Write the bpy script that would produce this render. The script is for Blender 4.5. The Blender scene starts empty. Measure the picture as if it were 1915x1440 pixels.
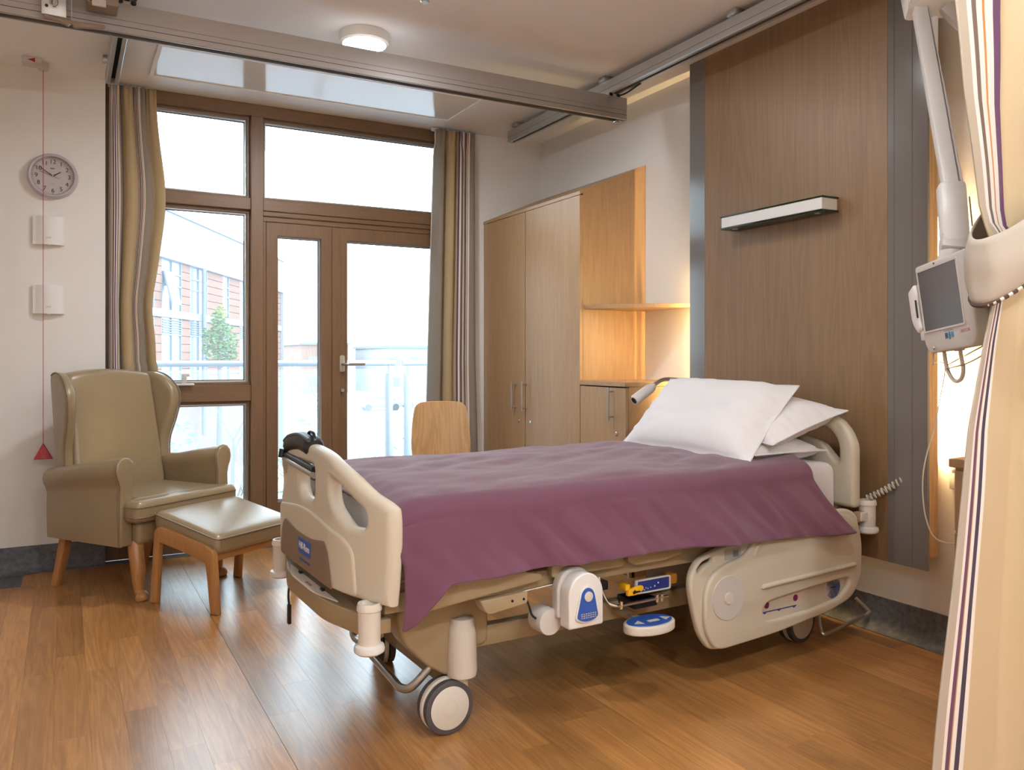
import bpy, bmesh, math, random
from mathutils import Vector, Matrix, noise
R_ = math.radians
PI = math.pi
random.seed(7)
sc = bpy.context.scene
COL = sc.collection

# ---------------------------------------------------------------- camera
cam_d = bpy.data.cameras.new('camera')
cam_d.sensor_width = 36.0
cam_d.lens = 36.0 * 1526.15 / 1915.0
cam_d.shift_y = -51.36 / 1915.0
cam_d.clip_start = 0.05
cam_d.clip_end = 3000
cam = bpy.data.objects.new('camera', cam_d)
cam.location = (0, 0, 1.15)
cam.rotation_euler = (R_(90), 0, -0.5016)
COL.objects.link(cam)
sc.camera = cam

# ---------------------------------------------------------------- sky and exposure
SKY = 9.0
world = bpy.data.worlds.new('sky')
sc.world = world
world.use_nodes = True
bg = world.node_tree.nodes['Background']
bg.inputs[0].default_value = (0.72, 0.875, 1.0, 1)
bg.inputs[1].default_value = SKY
vs = sc.view_settings
vs.view_transform = 'Standard'
vs.look = 'None'
vs.exposure = 0.0
vs.gamma = 1.0
vs.use_curve_mapping = False
sc.cycles.use_denoising = True
sc.cycles.max_bounces = 10
sc.cycles.transparent_max_bounces = 16
sc.cycles.sample_clamp_indirect = 6.0
sc.cycles.caustics_reflective = False
sc.cycles.caustics_refractive = False
LAMP = 430.0          # ceiling lamps, added fill lights included
GLOW = 230.0          # tubes behind the bedhead panel
LAMP_C = (0.94, 0.97, 1.0)
GLOW_C = (1.0, 0.68, 0.30)
# sampling aid for the window opening (a portal emits nothing of its own)
pl = bpy.data.lights.new('window_portal', 'AREA')
pl.shape = 'RECTANGLE'; pl.size = 2.4; pl.size_y = 2.7
pl.cycles.is_portal = True
po = bpy.data.objects.new('window_portal', pl)
po.location = (1.34, 5.34, 1.35); po.rotation_euler = (R_(-90), 0, 0)
COL.objects.link(po)

# ---------------------------------------------------------------- materials
def lin(c):
    if isinstance(c, str):
        c = [int(c[i:i+2], 16) / 255 for i in (0, 2, 4)]
        c = [x / 12.92 if x <= .04045 else ((x + .055) / 1.055) ** 2.4 for x in c]
    return (c[0], c[1], c[2], 1.0)
class NT:
    def __init__(s, name):
        s.m = bpy.data.materials.new(name); s.m.use_nodes = True
        s.t = s.m.node_tree; s.n = s.t.nodes; s.b = s.n['Principled BSDF']; s.o = s.n['Material Output']
    def add(s, t, **k):
        x = s.n.new(t)
        for a, v in k.items(): setattr(x, a, v)
        return x
    def l(s, a, b): s.t.links.new(a, b)
def mat(name, c, rough=.5, metal=0.0, spec=.5, bump=0.0, bscale=200.0, var=0.0, vscale=6.0, coat=0.0, sheen=0.0, coord='Object'):
    k = NT(name); b = k.b
    b.inputs['Base Color'].default_value = lin(c)
    b.inputs['Roughness'].default_value = rough
    b.inputs['Metallic'].default_value = metal
    b.inputs['Specular IOR Level'].default_value = spec
    b.inputs['Coat Weight'].default_value = coat
    b.inputs['Sheen Weight'].default_value = sheen
    tc = k.add('ShaderNodeTexCoord')
    if bump:
        nz = k.add('ShaderNodeTexNoise'); nz.inputs['Scale'].default_value = bscale; nz.inputs['Detail'].default_value = 3
        bp = k.add('ShaderNodeBump'); bp.inputs['Strength'].default_value = bump; bp.inputs['Distance'].default_value = .004
        k.l(tc.outputs[coord], nz.inputs['Vector']); k.l(nz.outputs['Fac'], bp.inputs['Height']); k.l(bp.outputs[0], b.inputs['Normal'])
    if var:
        nz = k.add('ShaderNodeTexNoise'); nz.inputs['Scale'].default_value = vscale; nz.inputs['Detail'].default_value = 5
        rp = k.add('ShaderNodeValToRGB'); c4 = lin(c)
        rp.color_ramp.elements[0].position = .3; rp.color_ramp.elements[1].position = .7
        rp.color_ramp.elements[0].color = tuple(x * (1 - var) for x in c4[:3]) + (1,)
        rp.color_ramp.elements[1].color = tuple(min(1, x * (1 + var)) for x in c4[:3]) + (1,)
        k.l(tc.outputs[coord], nz.inputs['Vector']); k.l(nz.outputs['Fac'], rp.inputs[0]); k.l(rp.outputs[0], b.inputs['Base Color'])
    return k.m
def wood(name, ca, cb, axis='Z', scale=1.0, rough=.45, fine=.5, ring=.35, rnd=0.0, coord='Object', spec=.4, bump=.05, contrast=1.0):
    """grain runs along axis of the object's own space"""
    k = NT(name); b = k.b
    b.inputs['Roughness'].default_value = rough; b.inputs['Specular IOR Level'].default_value = spec
    tc = k.add('ShaderNodeTexCoord'); oi = k.add('ShaderNodeObjectInfo')
    va = k.add('ShaderNodeVectorMath', operation='MULTIPLY_ADD')
    mul = k.add('ShaderNodeVectorMath', operation='SCALE'); mul.inputs[0].default_value = (17.3, 31.7, 23.1)
    k.l(oi.outputs['Random'], mul.inputs['Scale'])
    va.inputs[1].default_value = (1, 1, 1)
    k.l(tc.outputs[coord], va.inputs[0]); k.l(mul.outputs[0], va.inputs[2])
    def mp(st):
        m = k.add('ShaderNodeMapping'); s = [1 / st if axis == a else 1.0 for a in 'XYZ']
        m.inputs['Scale'].default_value = [x * scale for x in s]; k.l(va.outputs[0], m.inputs['Vector']); return m
    m1 = mp(26.0)
    n1 = k.add('ShaderNodeTexNoise'); n1.inputs['Scale'].default_value = 130; n1.inputs['Detail'].default_value = 4; n1.inputs['Roughness'].default_value = .6
    k.l(m1.outputs[0], n1.inputs['Vector'])
    m2 = mp(17.0)
    n2 = k.add('ShaderNodeTexNoise'); n2.inputs['Scale'].default_value = 11; n2.inputs['Detail'].default_value = 3; n2.inputs['Distortion'].default_value = .6
    k.l(m2.outputs[0], n2.inputs['Vector'])
    # contour lines of the slow noise read as cathedral figure
    mm = k.add('ShaderNodeMath', operation='MULTIPLY'); mm.inputs[1].default_value = 11.0; k.l(n2.outputs['Fac'], mm.inputs[0])
    fr = k.add('ShaderNodeMath', operation='PINGPONG'); fr.inputs[1].default_value = .5; k.l(mm.outputs[0], fr.inputs[0])
    a1 = k.add('ShaderNodeMath', operation='MULTIPLY'); a1.inputs[1].default_value = ring * 2; k.l(fr.outputs[0], a1.inputs[0])
    a2 = k.add('ShaderNodeMath', operation='MULTIPLY_ADD'); a2.inputs[1].default_value = fine; k.l(n1.outputs['Fac'], a2.inputs[0]); k.l(a1.outputs[0], a2.inputs[2])
    a3 = k.add('ShaderNodeMath', operation='MULTIPLY_ADD'); a3.inputs[1].default_value = max(.02, 1 - fine - ring); k.l(n2.outputs['Fac'], a3.inputs[0]); k.l(a2.outputs[0], a3.inputs[2])
    rp = k.add('ShaderNodeValToRGB')
    rp.color_ramp.elements[0].position = .5 - .28 / contrast; rp.color_ramp.elements[1].position = .5 + .28 / contrast
    rp.color_ramp.elements[0].color = lin(ca); rp.color_ramp.elements[1].color = lin(cb)
    k.l(a3.outputs[0], rp.inputs[0])
    out = rp.outputs[0]
    if rnd:
        hs = k.add('ShaderNodeHueSaturation')
        mr = k.add('ShaderNodeMapRange'); mr.inputs[3].default_value = 1 - rnd; mr.inputs[4].default_value = 1 + rnd
        k.l(oi.outputs['Random'], mr.inputs[0]); k.l(mr.outputs[0], hs.inputs['Value']); k.l(out, hs.inputs['Color']); out = hs.outputs[0]
    k.l(out, b.inputs['Base Color'])
    if bump:
        bp = k.add('ShaderNodeBump'); bp.inputs['Strength'].default_value = bump; bp.inputs['Distance'].default_value = .002
        k.l(n1.outputs['Fac'], bp.inputs['Height']); k.l(bp.outputs[0], b.inputs['Normal'])
    return k.m
def emit(name, c, s):
    k = NT(name); e = k.add('ShaderNodeEmission'); e.inputs[0].default_value = lin(c); e.inputs[1].default_value = s
    k.l(e.outputs[0], k.o.inputs[0]); return k.m
def glass(name, tint=(1, 1, 1), refl=1.0, veil=0.0, veil_c=(1, 1, 1)):
    k = NT(name)
    tr = k.add('ShaderNodeBsdfTransparent'); tr.inputs[0].default_value = lin(tint)
    gl = k.add('ShaderNodeBsdfGlossy'); gl.inputs['Roughness'].default_value = .01
    fr = k.add('ShaderNodeFresnel'); fr.inputs[0].default_value = 1.45
    mu = k.add('ShaderNodeMath', operation='MULTIPLY'); mu.inputs[1].default_value = refl; k.l(fr.outputs[0], mu.inputs[0])
    mx = k.add('ShaderNodeMixShader'); k.l(mu.outputs[0], mx.inputs[0])
    base = tr.outputs[0]
    if veil:
        tl = k.add('ShaderNodeBsdfTranslucent'); tl.inputs[0].default_value = lin(veil_c)
        m2 = k.add('ShaderNodeMixShader'); m2.inputs[0].default_value = veil; k.l(base, m2.inputs[1]); k.l(tl.outputs[0], m2.inputs[2]); base = m2.outputs[0]
    k.l(base, mx.inputs[1]); k.l(gl.outputs[0], mx.inputs[2]); k.l(mx.outputs[0], k.o.inputs[0]); return k.m
def stripes(name, stops, rough=.85):
    """stops: (start, colour) along the cloth (UV.x, one repeat per unit)"""
    k = NT(name); b = k.b; b.inputs['Roughness'].default_value = rough; b.inputs['Sheen Weight'].default_value = .15; b.inputs['Specular IOR Level'].default_value = .2
    uv = k.add('ShaderNodeUVMap'); sx = k.add('ShaderNodeSeparateXYZ'); fr = k.add('ShaderNodeMath', operation='FRACT')
    k.l(uv.outputs[0], sx.inputs[0]); k.l(sx.outputs[0], fr.inputs[0])
    rp = k.add('ShaderNodeValToRGB'); rp.color_ramp.interpolation = 'CONSTANT'
    el = rp.color_ramp.elements
    el[0].position = 0; el[0].color = lin(stops[0][1]); el[1].position = stops[1][0]; el[1].color = lin(stops[1][1])
    for p, c in stops[2:]:
        e = el.new(p); e.color = lin(c)
    k.l(fr.outputs[0], rp.inputs[0]); k.l(rp.outputs[0], b.inputs['Base Color'])
    tc = k.add('ShaderNodeTexCoord'); wv = k.add('ShaderNodeTexNoise'); wv.inputs['Scale'].default_value = 600
    bp = k.add('ShaderNodeBump'); bp.inputs['Strength'].default_value = .12; bp.inputs['Distance'].default_value = .002
    k.l(tc.outputs['Object'], wv.inputs['Vector']); k.l(wv.outputs['Fac'], bp.inputs['Height']); k.l(bp.outputs[0], b.inputs['Normal'])
    return k.m

MW = mat('wall_paint', 'E6E3DE', .75, bump=.04, bscale=300)
MCEIL = mat('ceiling_paint', 'F3F3F2', .6, bump=.02, bscale=300)
MGLOSSW = mat('satin_white_panel', 'E4E2DA', .12, spec=.6)
MVIN = mat('dark_vinyl', '5A5C61', .62, var=.35, vscale=45, bump=.03)
MFLOOR = wood('floor_wood', '86562C', 'C89256', 'Y', 1.0, .30, .52, .16, rnd=.22, spec=.85, bump=.012)
MFRAME = wood('window_oak', '634A34', '7E6043', 'Z', 1.2, .42, .6, .1, bump=.03)
MFRAMEH = wood('window_oak_rail', '634A34', '7E6043', 'X', 1.2, .42, .6, .1, bump=.03)
MOAK = wood('cabinet_oak', '9A7A58', 'B69671', 'Z', 1.0, .4, .65, .12, spec=.45)
MOAKH = wood('cabinet_oak_flat', '9A7A58', 'B69671', 'X', 1.0, .4, .65, .12, spec=.45)
MPAN = wood('bedhead_oak', '7A6046', '9C7C5A', 'Z', .7, .42, .42, .22, spec=.4, contrast=.8)
MSTOOL = wood('stool_beech', '9C6A3E', 'B98855', 'Z', 1.2, .32, .6, .1)
MPLY = wood('ply_beech', 'AA8458', 'C09A6C', 'Z', .7, .33, .3, .45, bump=.01)
MGREYP = mat('grey_lacquer', '75716D', .16, spec=.6)
MALU = mat('brushed_aluminium', 'B3AFAC', .38, metal=.75, bump=.02, bscale=500)
MALUD = mat('anodised_track', 'C2C6C6', .3, metal=.8)
MDARK = mat('black_plastic', '17171A', .4)
MSLOT = mat('dark_slot', '0E0D0C', .8)
MCHROME = mat('chrome', 'D8D8D8', .14, metal=1.0)
MSTEEL = mat('satin_steel', 'B9B7B2', .3, metal=.9)
MWHITE = mat('white_plastic', 'E6E4E0', .35)
MGREYW = mat('warm_grey_plastic', 'CFCAC4', .4)
MVINYL = mat('taupe_vinyl', '927F62', .32, spec=.6, bump=.05, bscale=260, var=.05, vscale=5)
MPIPE = mat('taupe_piping', '7A6850', .4)
MBEIGE = mat('beige_bed_plastic', 'D0C7B4', .38, bump=.012, bscale=600)
MTAUPE = mat('taupe_bed_steel', '9A8768', .42, bump=.02, bscale=500)
MTAUPE2 = mat('brown_grey_plate', '85715F', .4)
MBUMP = mat('bumper_cream', 'D9D2C6', .4)
MBLUE = mat('blue_label', '2F57A8', .4)
MBLUED = mat('dark_blue_label', '26367E', .4)
MYEL = mat('yellow_plastic', 'E8AE16', .4)
MRED = mat('red_plastic', 'B01826', .4)
MREDC = mat('red_cord', 'A3252A', .6)
MDUVET = mat('purple_duvet', '6B4558', .88, spec=.15, sheen=.35, bump=.12, bscale=900, var=.04, vscale=9)
MLINEN = mat('white_linen', 'E9E6E6', .85, spec=.15, sheen=.2, bump=.06, bscale=700)
MTYRE = mat('grey_tyre', '4A4648', .55)
MGLASS = glass('window_glass', (.97, .99, .985), .8, veil=.055, veil_c=(.95, .97, 1))  # translucent veil mixed into the pane stands for outdoor haze and glare
MGLASSB = glass('balcony_glass', (.93, .97, .97), .8, veil=.08)
MGREEN = glass('green_glass_edge', (.72, .88, .78), 1.0, veil=.35, veil_c=(.62, .78, .68))
MSCREEN = mat('screen_glass', '5A5755', .12, spec=.6)
FAB = [(0, '5E4060'), (.02, 'D6CFC6'), (.045, '6E5A50'), (.075, 'D6CFC6'), (.10, 'B0783F'), (.112, 'D6CFC6'), (.14, '5A4A48'), (.165, 'D6CFC6'), (.19, '5E4060'), (.215, 'D6CFC6'),
       (.24, '6E5A50'), (.265, 'D6CFC6'), (.285, 'B0783F'), (.295, 'D6CFC6'), (.32, '857A6C'), (.56, 'AB9673')]
MCURT = stripes('striped_curtain', FAB)
MCURTP = stripes('striped_privacy_curtain', [(0, 'AFA496'), (.065, 'E6E1DC'), (.088, '5E3B58'), (.115, 'B58B57'), (.123, 'E6E1DC'), (.152, '3B3346'), (.182, 'E6E1DC'), (.208, 'C2AE8C'),
       (.53, 'B3A794'), (.60, 'E6E1DC'), (.632, '6B574A'), (.662, 'E6E1DC'), (.702, 'C4833F'), (.718, 'E6E1DC'), (.765, '5F3A5E'), (.802, 'C2AE8C')])

# ---------------------------------------------------------------- mesh helpers
def link(name, me, m=None, parent=None):
    o = bpy.data.objects.new(name, me); COL.objects.link(o)
    if parent is not None: o.parent = parent
    if m is not None and me is not None:
        me.materials.clear(); me.materials.append(m)
    return o
def fin(bm, name, m, parent=None, smooth=35, mtx=None, loc=None):
    if mtx is not None: bmesh.ops.transform(bm, matrix=mtx, verts=bm.verts)
    bmesh.ops.recalc_face_normals(bm, faces=bm.faces)
    me = bpy.data.meshes.new(name); bm.to_mesh(me); bm.free()
    return fme(me, name, m, parent, smooth, loc)
def fme(me, name, m, parent=None, smooth=35, loc=None):
    if smooth:
        me.shade_smooth()
        me.set_sharp_from_angle(angle=R_(smooth))
    o = link(name, me, m, parent)
    if loc is not None: o.location = loc
    return o
def empty(name, loc=(0, 0, 0), rz=0.0, parent=None):
    o = bpy.data.objects.new(name, None); COL.objects.link(o); o.location = loc; o.rotation_euler = (0, 0, rz)
    o.empty_display_size = .1
    if parent is not None: o.parent = parent
    return o
def tag(o, label, cat, group=None, kind=None):
    o['label'] = label; o['category'] = cat
    if group: o['group'] = group
    if kind: o['kind'] = kind
    return o
def struct(o, label=None):
    o['kind'] = 'structure'
    if label: o['label'] = label
    return o
def BM(): return bmesh.new()
def box(bm, x0, x1, y0, y1, z0, z1, bev=0.0, seg=2):
    r = bmesh.ops.create_cube(bm, size=1.0)
    vs_ = r['verts']
    for v in vs_:
        v.co = Vector(((x0 + x1) / 2 + v.co.x * (x1 - x0), (y0 + y1) / 2 + v.co.y * (y1 - y0), (z0 + z1) / 2 + v.co.z * (z1 - z0)))
    if bev:
        es = list({e for v in vs_ for e in v.link_edges})
        bmesh.ops.bevel(bm, geom=es, offset=bev, segments=seg, affect='EDGES', profile=.5)
    return bm
def frame_from(d):
    d = d.normalized(); a = Vector((0, 0, 1)) if abs(d.z) < .95 else Vector((1, 0, 0))
    s = d.cross(a).normalized(); return s, s.cross(d).normalized()
def tube(bm, pts, r, seg=10, closed=False, caps=True, flat=1.0):
    pts = [Vector(p) for p in pts]; n = len(pts)
    rs = r if isinstance(r, (list, tuple)) else [r] * n
    rings = []; s = None
    for i, p in enumerate(pts):
        if closed: d = pts[(i + 1) % n] - pts[i - 1]
        else: d = pts[min(i + 1, n - 1)] - pts[max(i - 1, 0)]
        d.normalize()
        if s is None: s, u = frame_from(d)
        else:
            s = (s - d * s.dot(d)).normalized(); u = s.cross(d).normalized()
        rings.append([bm.verts.new(p + s * math.cos(2 * PI * k / seg) * rs[i] + u * math.sin(2 * PI * k / seg) * rs[i] * flat) for k in range(seg)])
    m = n if closed else n - 1
    for i in range(m):
        a, b = rings[i], rings[(i + 1) % n]
        for k in range(seg):
            bm.faces.new((a[k], a[(k + 1) % seg], b[(k + 1) % seg], b[k]))
    if caps and not closed:
        bm.faces.new(rings[0][::-1]); bm.faces.new(rings[-1])
    return bm
def cyl(bm, p0, p1, r0, r1=None, seg=24):
    return tube(bm, [p0, p1], [r0, r0 if r1 is None else r1], seg)
def lathe(bm, prof, seg=32, o=(0, 0, 0), axis='Z'):
    """prof: (radius, height) pairs"""
    rings = []
    for r, h in prof:
        ring = []
        for k in range(seg):
            a = 2 * PI * k / seg; c, s = math.cos(a) * r, math.sin(a) * r
            p = (c, s, h) if axis == 'Z' else ((c, h, s) if axis == 'Y' else (h, c, s))
            ring.append(bm.verts.new(Vector(p) + Vector(o)))
        rings.append(ring)
    for i in range(len(rings) - 1):
        a, b = rings[i], rings[i + 1]
        for k in range(seg): bm.faces.new((a[k], a[(k + 1) % seg], b[(k + 1) % seg], b[k]))
    if prof[0][0] > 1e-5: bm.faces.new(rings[0][::-1])
    if prof[-1][0] > 1e-5: bm.faces.new(rings[-1])
    bmesh.ops.remove_doubles(bm, verts=bm.verts, dist=1e-6)
    return bm
def smooth_path(pts, n=6, closed=False):
    """Catmull-Rom through the points"""
    P = [Vector(p) for p in pts]; out = []; L = len(P)
    rng = range(L) if closed else range(L - 1)
    for i in rng:
        p1, p2 = P[i], P[(i + 1) % L]
        p0 = P[i - 1] if (closed or i > 0) else p1 + (p1 - p2)
        p3 = P[(i + 2) % L] if (closed or i + 2 < L) else p2 + (p2 - p1)
        for k in range(n):
            t = k / n
            out.append(.5 * ((2 * p1) + (p2 - p0) * t + (2 * p0 - 5 * p1 + 4 * p2 - p3) * t * t + (3 * p1 - p0 - 3 * p2 + p3) * t ** 3))
    if not closed: out.append(P[-1])
    return out
def rpoly(pts, r=.01, n=4):
    """round the corners of a polygon; a point may carry its own radius"""
    out = []; L = len(pts)
    for i in range(L):
        p = Vector(pts[i][:2]); rr = pts[i][2] if len(pts[i]) > 2 else r
        a = Vector(pts[i - 1][:2]) - p; b = Vector(pts[(i + 1) % L][:2]) - p
        d = min(rr, a.length * .48, b.length * .48)
        if d < 1e-5: out.append(p); continue
        A = p + a.normalized() * d; B = p + b.normalized() * d
        for k in range(n + 1):
            t = k / n; out.append((1 - t) ** 2 * A + 2 * t * (1 - t) * p + t * t * B)
    return out
def plate_mesh(outlines, depth, bev=0.0, res=2):
    """flat plate in XY, centred on z=0, with holes (2-D filled curve)"""
    cu = bpy.data.curves.new('t', 'CURVE'); cu.dimensions = '2D'; cu.fill_mode = 'BOTH'
    for ol in outlines:
        sp = cu.splines.new('POLY'); sp.points.add(len(ol) - 1); sp.use_cyclic_u = True
        for q, p in zip(sp.points, ol): q.co = (p[0], p[1], 0, 1)
    cu.extrude = max(1e-4, depth / 2 - bev); cu.bevel_depth = bev; cu.bevel_resolution = res; cu.offset = -bev
    o = bpy.data.objects.new('t', cu)
    me = bpy.data.meshes.new_from_object(o)
    bpy.data.objects.remove(o); bpy.data.curves.remove(cu)
    return me
def AX(a, b, o=(0, 0, 0)):
    a = Vector(a); b = Vector(b); c = a.cross(b)
    return Matrix.Translation(o) @ Matrix(((a.x, b.x, c.x, 0), (a.y, b.y, c.y, 0), (a.z, b.z, c.z, 0), (0, 0, 0, 1)))
XZ = lambda y: AX((1, 0, 0), (0, 0, 1), (0, y, 0))      # outline in x,z ; thickness along y
YZ = lambda x: AX((0, 1, 0), (0, 0, 1), (x, 0, 0))      # outline in y,z ; thickness along x
XY = lambda z: Matrix.Translation((0, 0, z))
def plate(name, outlines, depth, m, parent=None, mtx=None, bev=0.0, smooth=35, warp=None, cuts=None, res=2):
    me = plate_mesh(outlines, depth, bev, res)
    bm = BM(); bm.from_mesh(me); bpy.data.meshes.remove(me)
    bmesh.ops.remove_doubles(bm, verts=bm.verts, dist=1e-5)
    if cuts:
        ax, vals = cuts
        no = Vector((1, 0, 0)) if ax == 0 else Vector((0, 1, 0))
        for v in vals:
            bmesh.ops.bisect_plane(bm, geom=bm.verts[:] + bm.edges[:] + bm.faces[:], plane_co=no * v, plane_no=no, dist=1e-6)
    if warp:
        for v in bm.verts: v.co = Vector(warp(v.co))
    return fin(bm, name, m, parent, smooth, mtx)
def grid(nu, nv, fn, name, m, parent=None, uv=None, thick=0.0, smooth=60, sub=0):
    vs_ = []; fs = []
    for j in range(nv + 1):
        for i in range(nu + 1): vs_.append(fn(i / nu, j / nv))
    for j in range(nv):
        for i in range(nu):
            a = j * (nu + 1) + i; fs.append((a, a + 1, a + nu + 2, a + nu + 1))
    me = bpy.data.meshes.new(name); me.from_pydata([tuple(v) for v in vs_], [], fs)
    if uv:
        l = me.uv_layers.new(name='UVMap')
        for p in me.polygons:
            for li, vi in zip(p.loop_indices, p.vertices):
                l.data[li].uv = uv((vi % (nu + 1)) / nu, (vi // (nu + 1)) / nv)
    o = fme(me, name, m, parent, smooth)
    if thick:
        md = o.modifiers.new('thick', 'SOLIDIFY'); md.thickness = thick; md.offset = 0
    return o
def text(body, size, name, m, parent, mtx, depth=.0006, align='CENTER', sx=1.0):
    cu = bpy.data.curves.new('t', 'FONT'); cu.body = body; cu.size = size; cu.align_x = align; cu.align_y = 'CENTER'; cu.extrude = depth
    o = bpy.data.objects.new('t', cu); me = bpy.data.meshes.new_from_object(o)
    bpy.data.objects.remove(o); bpy.data.curves.remove(cu)
    me.transform(mtx @ Matrix.Diagonal((sx, 1, 1, 1)))
    return fme(me, name, m, parent, 0)
def circ(cx, cy, r, n=28, ry=None, a0=0.0, a1=2 * PI):
    full = abs(a1 - a0 - 2 * PI) < 1e-6
    return [(cx + r * math.cos(a0 + (a1 - a0) * k / (n if full else n - 1)), cy + (ry or r) * math.sin(a0 + (a1 - a0) * k / (n if full else n - 1))) for k in range(n)]
def rect(x0, x1, y0, y1): return [(x0, y0), (x1, y0), (x1, y1), (x0, y1)]
def nz(x, y, z=0.0): return noise.noise(Vector((x, y, z)))
# ================================================================ room shell
XR, YB, XL, YF, H = 3.027, 5.084, -1.6, -1.5, 2.7
fl = struct(fin(box(BM(), XL, XR, YF, 5.13, -.12, -.003), 'floor', MFLOOR), 'warm oak plank floor')
random.seed(11)
i = 0; x = -1.43
while x < 2.97:
    x1 = min(x + .1, 2.975); y = 1.15 - random.random() * .9
    gap = .0014 if abs(x - .57) < .04 else .0003
    while y < 5.03:
        L = random.choice((.78, .92, .92, 1.06)); y0, y1 = max(y, 1.15), min(y + L, 5.035)
        if x < -.19 and y1 > 4.77: y1 = 4.77
        if y1 - y0 > .04:
            bm = box(BM(), -(x1 - x) / 2 + gap, (x1 - x) / 2 - .0001, -(y1 - y0) / 2 + .0002, (y1 - y0) / 2 - .0002, -.003, 0)
            o = fin(bm, 'plank', MFLOOR, fl, 0); o.location = ((x + x1) / 2, (y0 + y1) / 2, 0)
        y += L
    x += .1
fin(box(BM(), XL, -.192, 4.772, 5.035, -.003, 0), 'vinyl_edge_strip', MVIN, fl, 0)
fin(box(BM(), .2, 2.5, 5.037, 5.13, -.003, 0), 'vinyl_edge_strip', MVIN, fl, 0)
struct(fin(box(BM(), XL, XR, YF, 5.3, H, H + .1), 'ceiling', MCEIL), 'off-white ceiling')
struct(fin(box(BM(), XR, XR + .15, YF, 5.3, 0, H), 'wall_right', MW), 'off-white wall behind the bed')
struct(fin(box(BM(), XL - .15, XL, YF, 5.3, 0, H), 'wall_left', MW))
struct(fin(box(BM(), XL, XR, YF - .15, YF, 0, H), 'wall_front', MW))
wb = struct(fin(box(BM(), XL, .2, YB, 5.3, 0, H), 'wall_back', MW), 'off-white window wall')
fin(box(BM(), 2.48, XR, YB, 5.3, 0, H), 'wall_return', MW, wb)
def skirting(name, p0, p1, nrm):
    prof = [(0, .14), (.005, .14), (.006, .045), (.011, .025), (.022, .011), (.038, .004), (.052, .0015), (.052, 0), (0, 0)]
    bm = BM(); rows = []
    for p in (Vector(p0), Vector(p1)):
        rows.append([bm.verts.new(p + Vector(nrm) * d + Vector((0, 0, z))) for d, z in prof])
    n = len(prof)
    for k in range(n): bm.faces.new((rows[0][k], rows[0][(k + 1) % n], rows[1][(k + 1) % n], rows[1][k]))
    bm.faces.new(rows[0]); bm.faces.new(rows[1][::-1])
    return struct(fin(bm, name, MVIN, None, 40), 'dark grey coved vinyl skirting')
skirting('baseboard_back', (XL, YB, 0), (.2, YB, 0), (0, -1, 0))
skirting('baseboard_right', (XR, YF, 0), (XR, 3.43, 0), (-1, 0, 0))

# ---------------------------------------------------------------- window
def ring(x0, x1, z0, z1, w): return [rect(x0, x1, z0, z1), rect(x0 + w, x1 - w, z0 + w, z1 - w)]
YW = 5.13
win = struct(empty('window_1', (0, 0, 0)), 'oak framed glazing with tall fixed panes')
def member(name, x0, x1, z0, z1, y0, y1, par, horiz=False, bev=.003):
    return fin(box(BM(), x0, x1, y0, y1, z0, z1, bev, 1), name, MFRAMEH if horiz else MFRAME, par, 0)
member('head_frame', .2, 2.48, 2.625, 2.699, YW, 5.24, win, True)
member('frame_mullion', .997, 1.071, .0, 2.625, YW - .006, 5.24, win)
member('frame_jamb', .2, .27, 0, 2.625, YW, 5.24, win)
member('frame_jamb', 2.41, 2.48, 0, 2.625, YW, 5.24, win)
member('transom', .27, .997, 2.052, 2.124, YW, 5.24, win, True)
member('transom', 1.071, 2.41, 2.052, 2.124, YW, 5.24, win, True)
member('mid_rail', .27, .997, .885, .985, YW, 5.24, win, True)
member('sill_rail', .27, .997, .0, .215, YW, 5.24, win, True)
def glaze(x0, x1, z0, z1, par):
    plate('glazing_bead', ring(x0, x1, z0, z1, .016), .03, MFRAME, par, XZ(5.175), .002, 0)
    plate('spacer', ring(x0 + .014, x1 - .014, z0 + .014, z1 - .014, .012), .012, MALUD, par, XZ(5.196), 0, 0)
    plate('gasket', ring(x0 + .024, x1 - .024, z0 + .024, z1 - .024, .006), .010, MDARK, par, XZ(5.206), 0, 0)
    fin(box(BM(), x0 + .01, x1 - .01, 5.203, 5.207, z0 + .01, z1 - .01), 'glass_pane', MGLASS, par, 0)
for a in ((.27, .997, 2.124, 2.625), (.27, .997, .985, 2.052), (.27, .997, .215, .885), (1.071, 2.41, 2.124, 2.625)): glaze(*a, win)
bm = box(BM(), .56, .67, 5.10, 5.13, .985, .997, .004)
box(bm, .60, .628, 5.105, 5.125, .995, 1.05, .006); box(bm, .60, .645, 5.107, 5.123, 1.04, 1.056, .005)
fin(bm, 'window_handle', MGREYW, win)

door = struct(empty('door_1', (0, 0, 0)), 'oak double balcony door with glazed leaves')
member('door_head', 1.071, 2.41, 1.99, 2.052, YW + .022, 5.24, door, True)
member('door_head', 1.071, 2.41, 2.022, 2.052, YW + .008, YW + .03, door, True)
member('door_jamb', 1.071, 1.092, .02, 1.99, YW + .02, 5.24, door)
member('threshold', 1.071, 2.41, 0, .03, YW, 5.26, door, True)
def leaf(x0, x1, gx0, gx1):
    o = plate('door_leaf', [rect(x0, x1, .032, 1.988), rect(gx0, gx1, .25, 1.907)], .075, MFRAME, door, XZ(YW + .06), .003, 0)
    plate('spacer', ring(gx0 - .002, gx1 + .002, .248, 1.909, .009), .012, MALUD, o, XZ(5.19), 0, 0)
    plate('gasket', ring(gx0 + .004, gx1 - .004, .254, 1.903, .006), .010, MDARK, o, XZ(5.203), 0, 0)
    fin(box(BM(), gx0 - .005, gx1 + .005, 5.199, 5.203, .245, 1.912), 'glass_pane', MGLASS, o, 0)
    return o
lA = leaf(1.094, 1.545, 1.165, 1.437)
lB = leaf(1.548, 2.405, 1.609, 2.32)
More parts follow.
